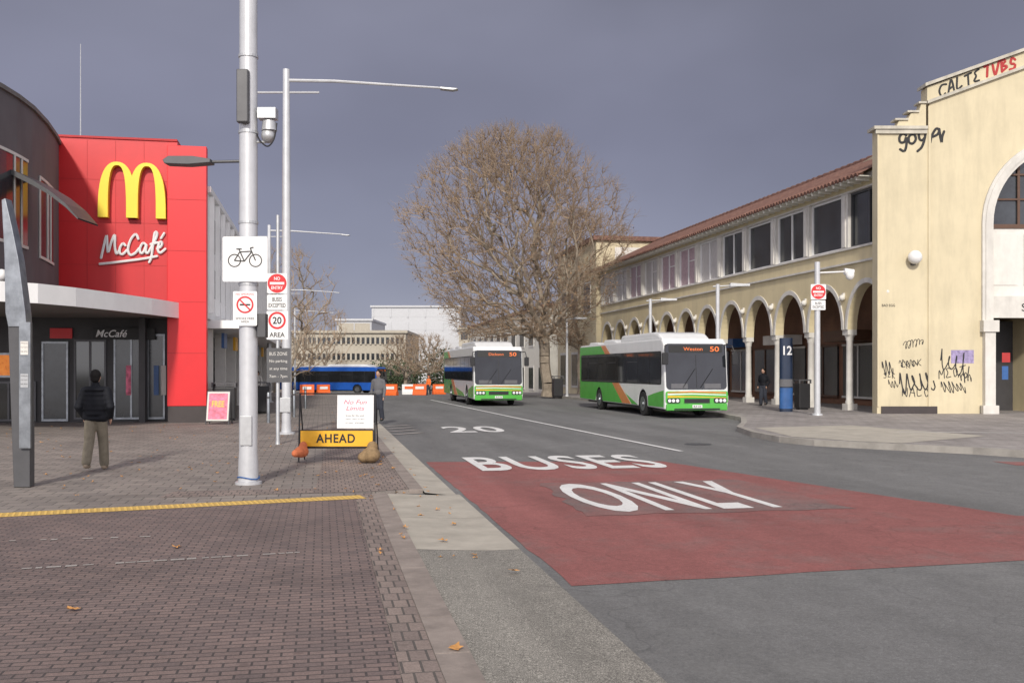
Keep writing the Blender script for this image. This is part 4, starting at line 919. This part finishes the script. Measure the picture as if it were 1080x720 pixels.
for i,(px,Y) in enumerate(((262,30),(283,33),(310,37),(322,45))):
    t=thing('bollard','slim steel bollard %s from the thick pole along the left footpath'%['first','second','third','fourth'][i],'bollard',AT(px,Y),0,'steel bollards on the left footpath'); mb=MB(); mb.lathe([(.055,0),(.055,.95),(.04,1.0),(.0,1.02)],(0,0,0),12); mb.build('post','brushed',t,smooth=True); mb=MB(); mb.lathe([(.058,.8),(.058,.87)],(0,0,0),12); mb.build('band','dkmetal',t)
for i,(px,Y,m,r_) in enumerate(((324,92,'orange',.1),(341,98,'orange',.5),(412,88,'orange',-.3),(431,97,'white',.2),(443,91,'orange',-.15),(463,99,'orange',.4))):
    lab=['orange barrier farthest left at the street end','orange barrier just left of the blue bus','orange barrier just right of the blue bus','white barrier between orange ones at the street end','orange barrier right of the white one','orange barrier farthest right beside the farther bus'][i]
    t=thing('road_barrier',lab,'barrier',onz(AT(px,Y),-.05),r_,'plastic barriers closing the street end')
    mb=MB(); mb.prism([(-.3,0),(.3,0),(.28,.25),(.13,.45),(.1,1.0),(-.1,1.0),(-.13,.45),(-.28,.25)],-.65,.65,'x'); mb.build('body',m,t,bev=.03)
    mb=MB(); mb.box(-.4,.4,-.16,-.135,.55,.8); mb.build('reflector','white' if m=='orange' else 'orange',t)
# ------------------------------------------------------------------ people
def remesh(name,mb,m,parent,vox=.012,sm=4):
    o=mb.build(name,m,parent,recalc=True); r=o.modifiers.new('r','REMESH'); r.mode='VOXEL'; r.voxel_size=vox; r.use_smooth_shade=True
    s=o.modifiers.new('s','SMOOTH'); s.factor=.5; s.iterations=sm; return o
def hand(mb,w,d):
    w=Vector(w); d=Vector(d).normalized(); side=d.cross(Vector((0,1,0))).normalized(); fw=Vector((0,1,0))
    pe=w+d*.09; mb.cap(w,pe,.024,.03)
    for k,(o_,l) in enumerate(((-.028,.066),(-.01,.078),(.01,.073),(.027,.055))):
        a=pe+fw*o_; b=a+d*l*.55+side*.006; mb.cap(a,b,.010,.009); mb.cap(b,b+d*l*.45-side*.012,.009,.008)
    a=w+d*.03+fw*.022; mb.cap(a,a+d*.045+fw*.03,.012,.009)
def person(label,loc,rz,jm,tm,hm,sm='shoe',stride=.18,pocket=True,puffy=False,scale=1,vox=.012):
    t=thing('person',label,'person',loc,rz); t.scale=(scale,)*3
    b=MB(); b.ell((0,.01,1.655),(.078,.098,.115),16,12); b.cap((0,-.01,1.45),(0,0,1.58),.055,.05); b.ell((0,.105,1.64),(.014,.022,.02)); 
    for s_ in (-1,1): b.ell((s_*.08,0,1.645),(.012,.022,.032))
    b.ell((0,.088,1.59),(.03,.012,.01)); b.ell((0,0,1.25),(.16,.10,.24)); b.ell((0,0,.98),(.15,.10,.14)); b.cap((-.16,0,1.42),(.16,0,1.42),.055)
    jk=MB(); tr=MB(); sh=MB()
    for s_ in (-1,1):
        y=stride*s_; hip=(s_*.085,0,.95); kn=(s_*.095,y*.55+.03,.52); an=(s_*.1,y-(0.05 if s_<0 else 0),.10+(.05 if s_<0 else 0))
        b.cap(hip,kn,.078,.052); b.cap(kn,an,.05,.036); b.cap(an,(an[0],an[1]+.12,an[2]-.055),.036,.03)
        tr.cap(hip,kn,.108,.088); tr.cap(kn,(an[0],an[1],an[2]+.02),.088,.082)
        dz=-.055 if s_>0 else -.07
        sh.cap((an[0],an[1]-.03,an[2]-.04),(an[0],an[1]+.13,an[2]+dz+.01),.048,.042)
        shd=(s_*.185,0,1.41); el=(s_*.27,-.08,1.13) if pocket else (s_*.25,-.04*s_,1.12); wr=(s_*.215,.09,.96) if pocket else (s_*.27,.1-.1*s_,.88)
        b.cap(shd,el,.048,.038); b.cap(el,wr,.037,.026); hand(b,wr,Vector(wr)-Vector(el) if not pocket else (0,.1,-.3))
        R0=.078 if puffy else .062
        if puffy:
            for k in range(5):
                f=k/4; p=Vector(shd).lerp(Vector(el),f); jk.ell(p,(.084-.008*f,.082,.06))
                p=Vector(el).lerp(Vector(wr),f); jk.ell(p,(.074-.006*f,.072,.05))
        jk.cap(shd,el,R0,R0*.88); jk.cap(el,wr,R0*.88,R0*.8)
    jk.ell((0,0,1.24),(.19,.135,.25)); jk.ell((0,0,1.02),(.185,.135,.14)); jk.cap((-.14,0,1.42),(.14,0,1.42),.075); jk.cap((0,-.01,1.46),(0,-.005,1.53),.075,.066)
    if puffy:
        jk.ell((0,0,1.19),(.205,.155,.34),24,16); jk.cap((-.1,0,.95),(.1,0,.95),.12)
        for k in range(7): jk.ell((0,0,.92+.085*k),(.212-.003*abs(k-3),.16,.055),20,8)
    tr.ell((0,0,.95),(.165,.125,.13)); 
    remesh('body',b,'skin',t,vox); remesh('trousers',tr,tm,t,vox); remesh('jacket',jk,jm,t,vox,5); remesh('shoes',sh,sm,t,vox,2)
    h=MB(); h.ell((0,-.018,1.685),(.092,.105,.105),16,12); h.ell((0,-.05,1.62),(.08,.06,.07)); remesh('hair',h,hm,t,vox,2)
    e=MB()
    for s_ in (-1,1): e.ell((s_*.032,.094,1.66),(.012,.008,.007),8,6)
    e.build('eyes','sign_blk',t,smooth=True)
    return t
person('person in black puffer jacket and khaki trousers walking away by the restaurant',AT(101,17.3),.12,'jacket','khaki','hair','shoe',.16,True,True,.985)
person('person in grey and black standing just behind the AHEAD sign',AT(399,33),2.9,'grey_cloth','denim','hair','rubber',.05,False,False,.98,.02)
person('person in dark clothes standing under the arcade left of the pillar numbered 12',AT(805,46,.08),2.4,'jacket','denim','hair','rubber',.04,True,False,.98,.02)
person('person in orange vest by the barriers at the street end',onz(AT(452,90),-.05),2.6,'hivis','denim','orange','rubber',.08,False,False,.98,.02)
person('person in pale coat under the shops left of the tall lamp',AT(272,52),2.9,'offwhite','denim','hair','rubber',.1,False,False,.95,.02)
# ------------------------------------------------------------------ leaves
def leafpts(s,rr):
    out=[]
    for k in range(10):
        a=2*pi*k/10; r=s*(1 if k%2==0 else .5)*rr.uniform(.75,1.1); out.append((r*math.cos(a),r*math.sin(a)*.8,rr.uniform(.002,.02 if k%2 else .035)))
    return out
rr=random.Random(3)
for px,py,lab in ((186,577,'curled orange leaf on the bricks nearest the yellow strip'),(76,643,'curled orange leaf at the lower left of the brick paving'),(481,684,'pale orange leaf on the kerb edge at the bottom'),(541,602,'brown leaf lying in the rough gutter'),(468,570,'brown leaf on the smooth kerb ramp')):
    mb=MB(); pts=leafpts(.07,rr); mb.add([(0,0,.008)]+pts,[(0,i+1,(i+1)%10+1) for i in range(10)])
    o=mb.build('fallen_leaf','leaf',recalc=False); v_=uv_of(G(px,py))[1]; o.location=G(px,py,.012 if v_<.9 else -.02); o.rotation_euler=(0,0,rr.uniform(0,6)); tag(o,lab,'leaf','single fallen leaves')
mb=MB()
for i in range(360):
    u=rr.uniform(14.5,33); v=rr.uniform(-13,1.2)
    if rr.random()<.35: v=rr.uniform(.3,1.7); u=rr.uniform(9,45)
    p=S(u,v); z=.012 if v<1.25 else -.03
    if v>.9 and u<14.6: z=-.035
    s=rr.uniform(.025,.055); a=rr.uniform(0,6)
    mb.add([(p.x+x*math.cos(a)-y*math.sin(a),p.y+x*math.sin(a)+y*math.cos(a),z+h) for x,y,h in leafpts(s,rr)],[tuple(range(10))])
o=mb.build('fallen_leaves','leaf',recalc=False); tag(o,'scatter of small orange leaves over the left footpath','leaves',kind='stuff')
# ------------------------------------------------------------------ world, sun, camera
w=bpy.data.worlds.new('World'); scn.world=w; w.use_nodes=True; n=w.node_tree; n.nodes.clear()
out=n.nodes.new('ShaderNodeOutputWorld'); mx=n.nodes.new('ShaderNodeMixShader'); n.links.new(mx.outputs[0],out.inputs[0])
d=Vector((-.04,-.87,.50)).normalized()
sky=n.nodes.new('ShaderNodeTexSky'); sky.sky_type='NISHITA'; sky.sun_disc=False; sky.sun_elevation=math.asin(d.z); sky.sun_rotation=math.atan2(d.x,d.y)
b1=n.nodes.new('ShaderNodeBackground'); b1.inputs[1].default_value=.1; n.links.new(sky.outputs[0],b1.inputs[0])
b2_=n.nodes.new('ShaderNodeBackground'); b2_.inputs[1].default_value=1.0
tc=n.nodes.new('ShaderNodeTexCoord').outputs['Generated']
sp_=n.nodes.new('ShaderNodeSeparateXYZ'); n.links.new(tc,sp_.inputs[0])
base=ramp(n,sp_.outputs[2],[(0,(.40,.42,.53)),(.10,(.285,.295,.40)),(.22,(.215,.218,.30)),(.5,(.19,.19,.235))])
mpn=n.nodes.new('ShaderNodeMapping'); mpn.inputs['Scale'].default_value=(1,1,1.7); mpn.inputs['Location'].default_value=(.3,.1,.2); n.links.new(tc,mpn.inputs[0])
cl=ramp(n,noise(n,mpn.outputs[0],2.2,4,.45),[(.3,.8),(.5,1.0),(.7,1.28)])
c=mix(n,1.0,base,cl,'MULTIPLY')
mr=n.nodes.new('ShaderNodeMapRange'); mr.inputs['From Min'].default_value=.6; mr.inputs['From Max'].default_value=-.6; mr.inputs['To Min'].default_value=1; mr.inputs['To Max'].default_value=4.8; n.links.new(sp_.outputs[1],mr.inputs['Value'])
tint=ramp(n,mr.outputs[0],[(0,(1,1,1)),(1,(1,1,1))])
vm=n.nodes.new('ShaderNodeVectorMath'); vm.operation='SCALE'; n.links.new(c,vm.inputs[0]); n.links.new(mr.outputs[0],vm.inputs['Scale'])
# the brighter clouds behind the camera are more neutral than the storm bank ahead
mf=n.nodes.new('ShaderNodeMapRange'); mf.inputs['From Min'].default_value=.5; mf.inputs['From Max'].default_value=-.3; n.links.new(sp_.outputs[1],mf.inputs['Value'])
warm=mix(n,mf.outputs[0],(1.0,1.0,1.0),(1.08,1.02,.84)); fin_=mix(n,1.0,vm.outputs[0],warm,'MULTIPLY')
n.links.new(fin_,b2_.inputs[0]); mx.inputs[0].default_value=.95; n.links.new(b1.outputs[0],mx.inputs[1]); n.links.new(b2_.outputs[0],mx.inputs[2])
sl=bpy.data.lights.new('sun','SUN'); sl.energy=3.1; sl.angle=math.radians(4); sl.color=(1,.94,.84); so=bpy.data.objects.new('sun',sl); COL.objects.link(so); so.rotation_euler=d.to_track_quat('Z','Y').to_euler()
cam=bpy.data.cameras.new('camera'); cam.lens=35; cam.sensor_width=36; cam.shift_y=30/1080; cam.clip_end=5000; co=bpy.data.objects.new('camera',cam); COL.objects.link(co); co.location=(0,0,1.75); co.rotation_euler=(pi/2,0,0); scn.camera=co
scn.view_settings.view_transform='Standard'; scn.view_settings.look='None'; scn.view_settings.exposure=0
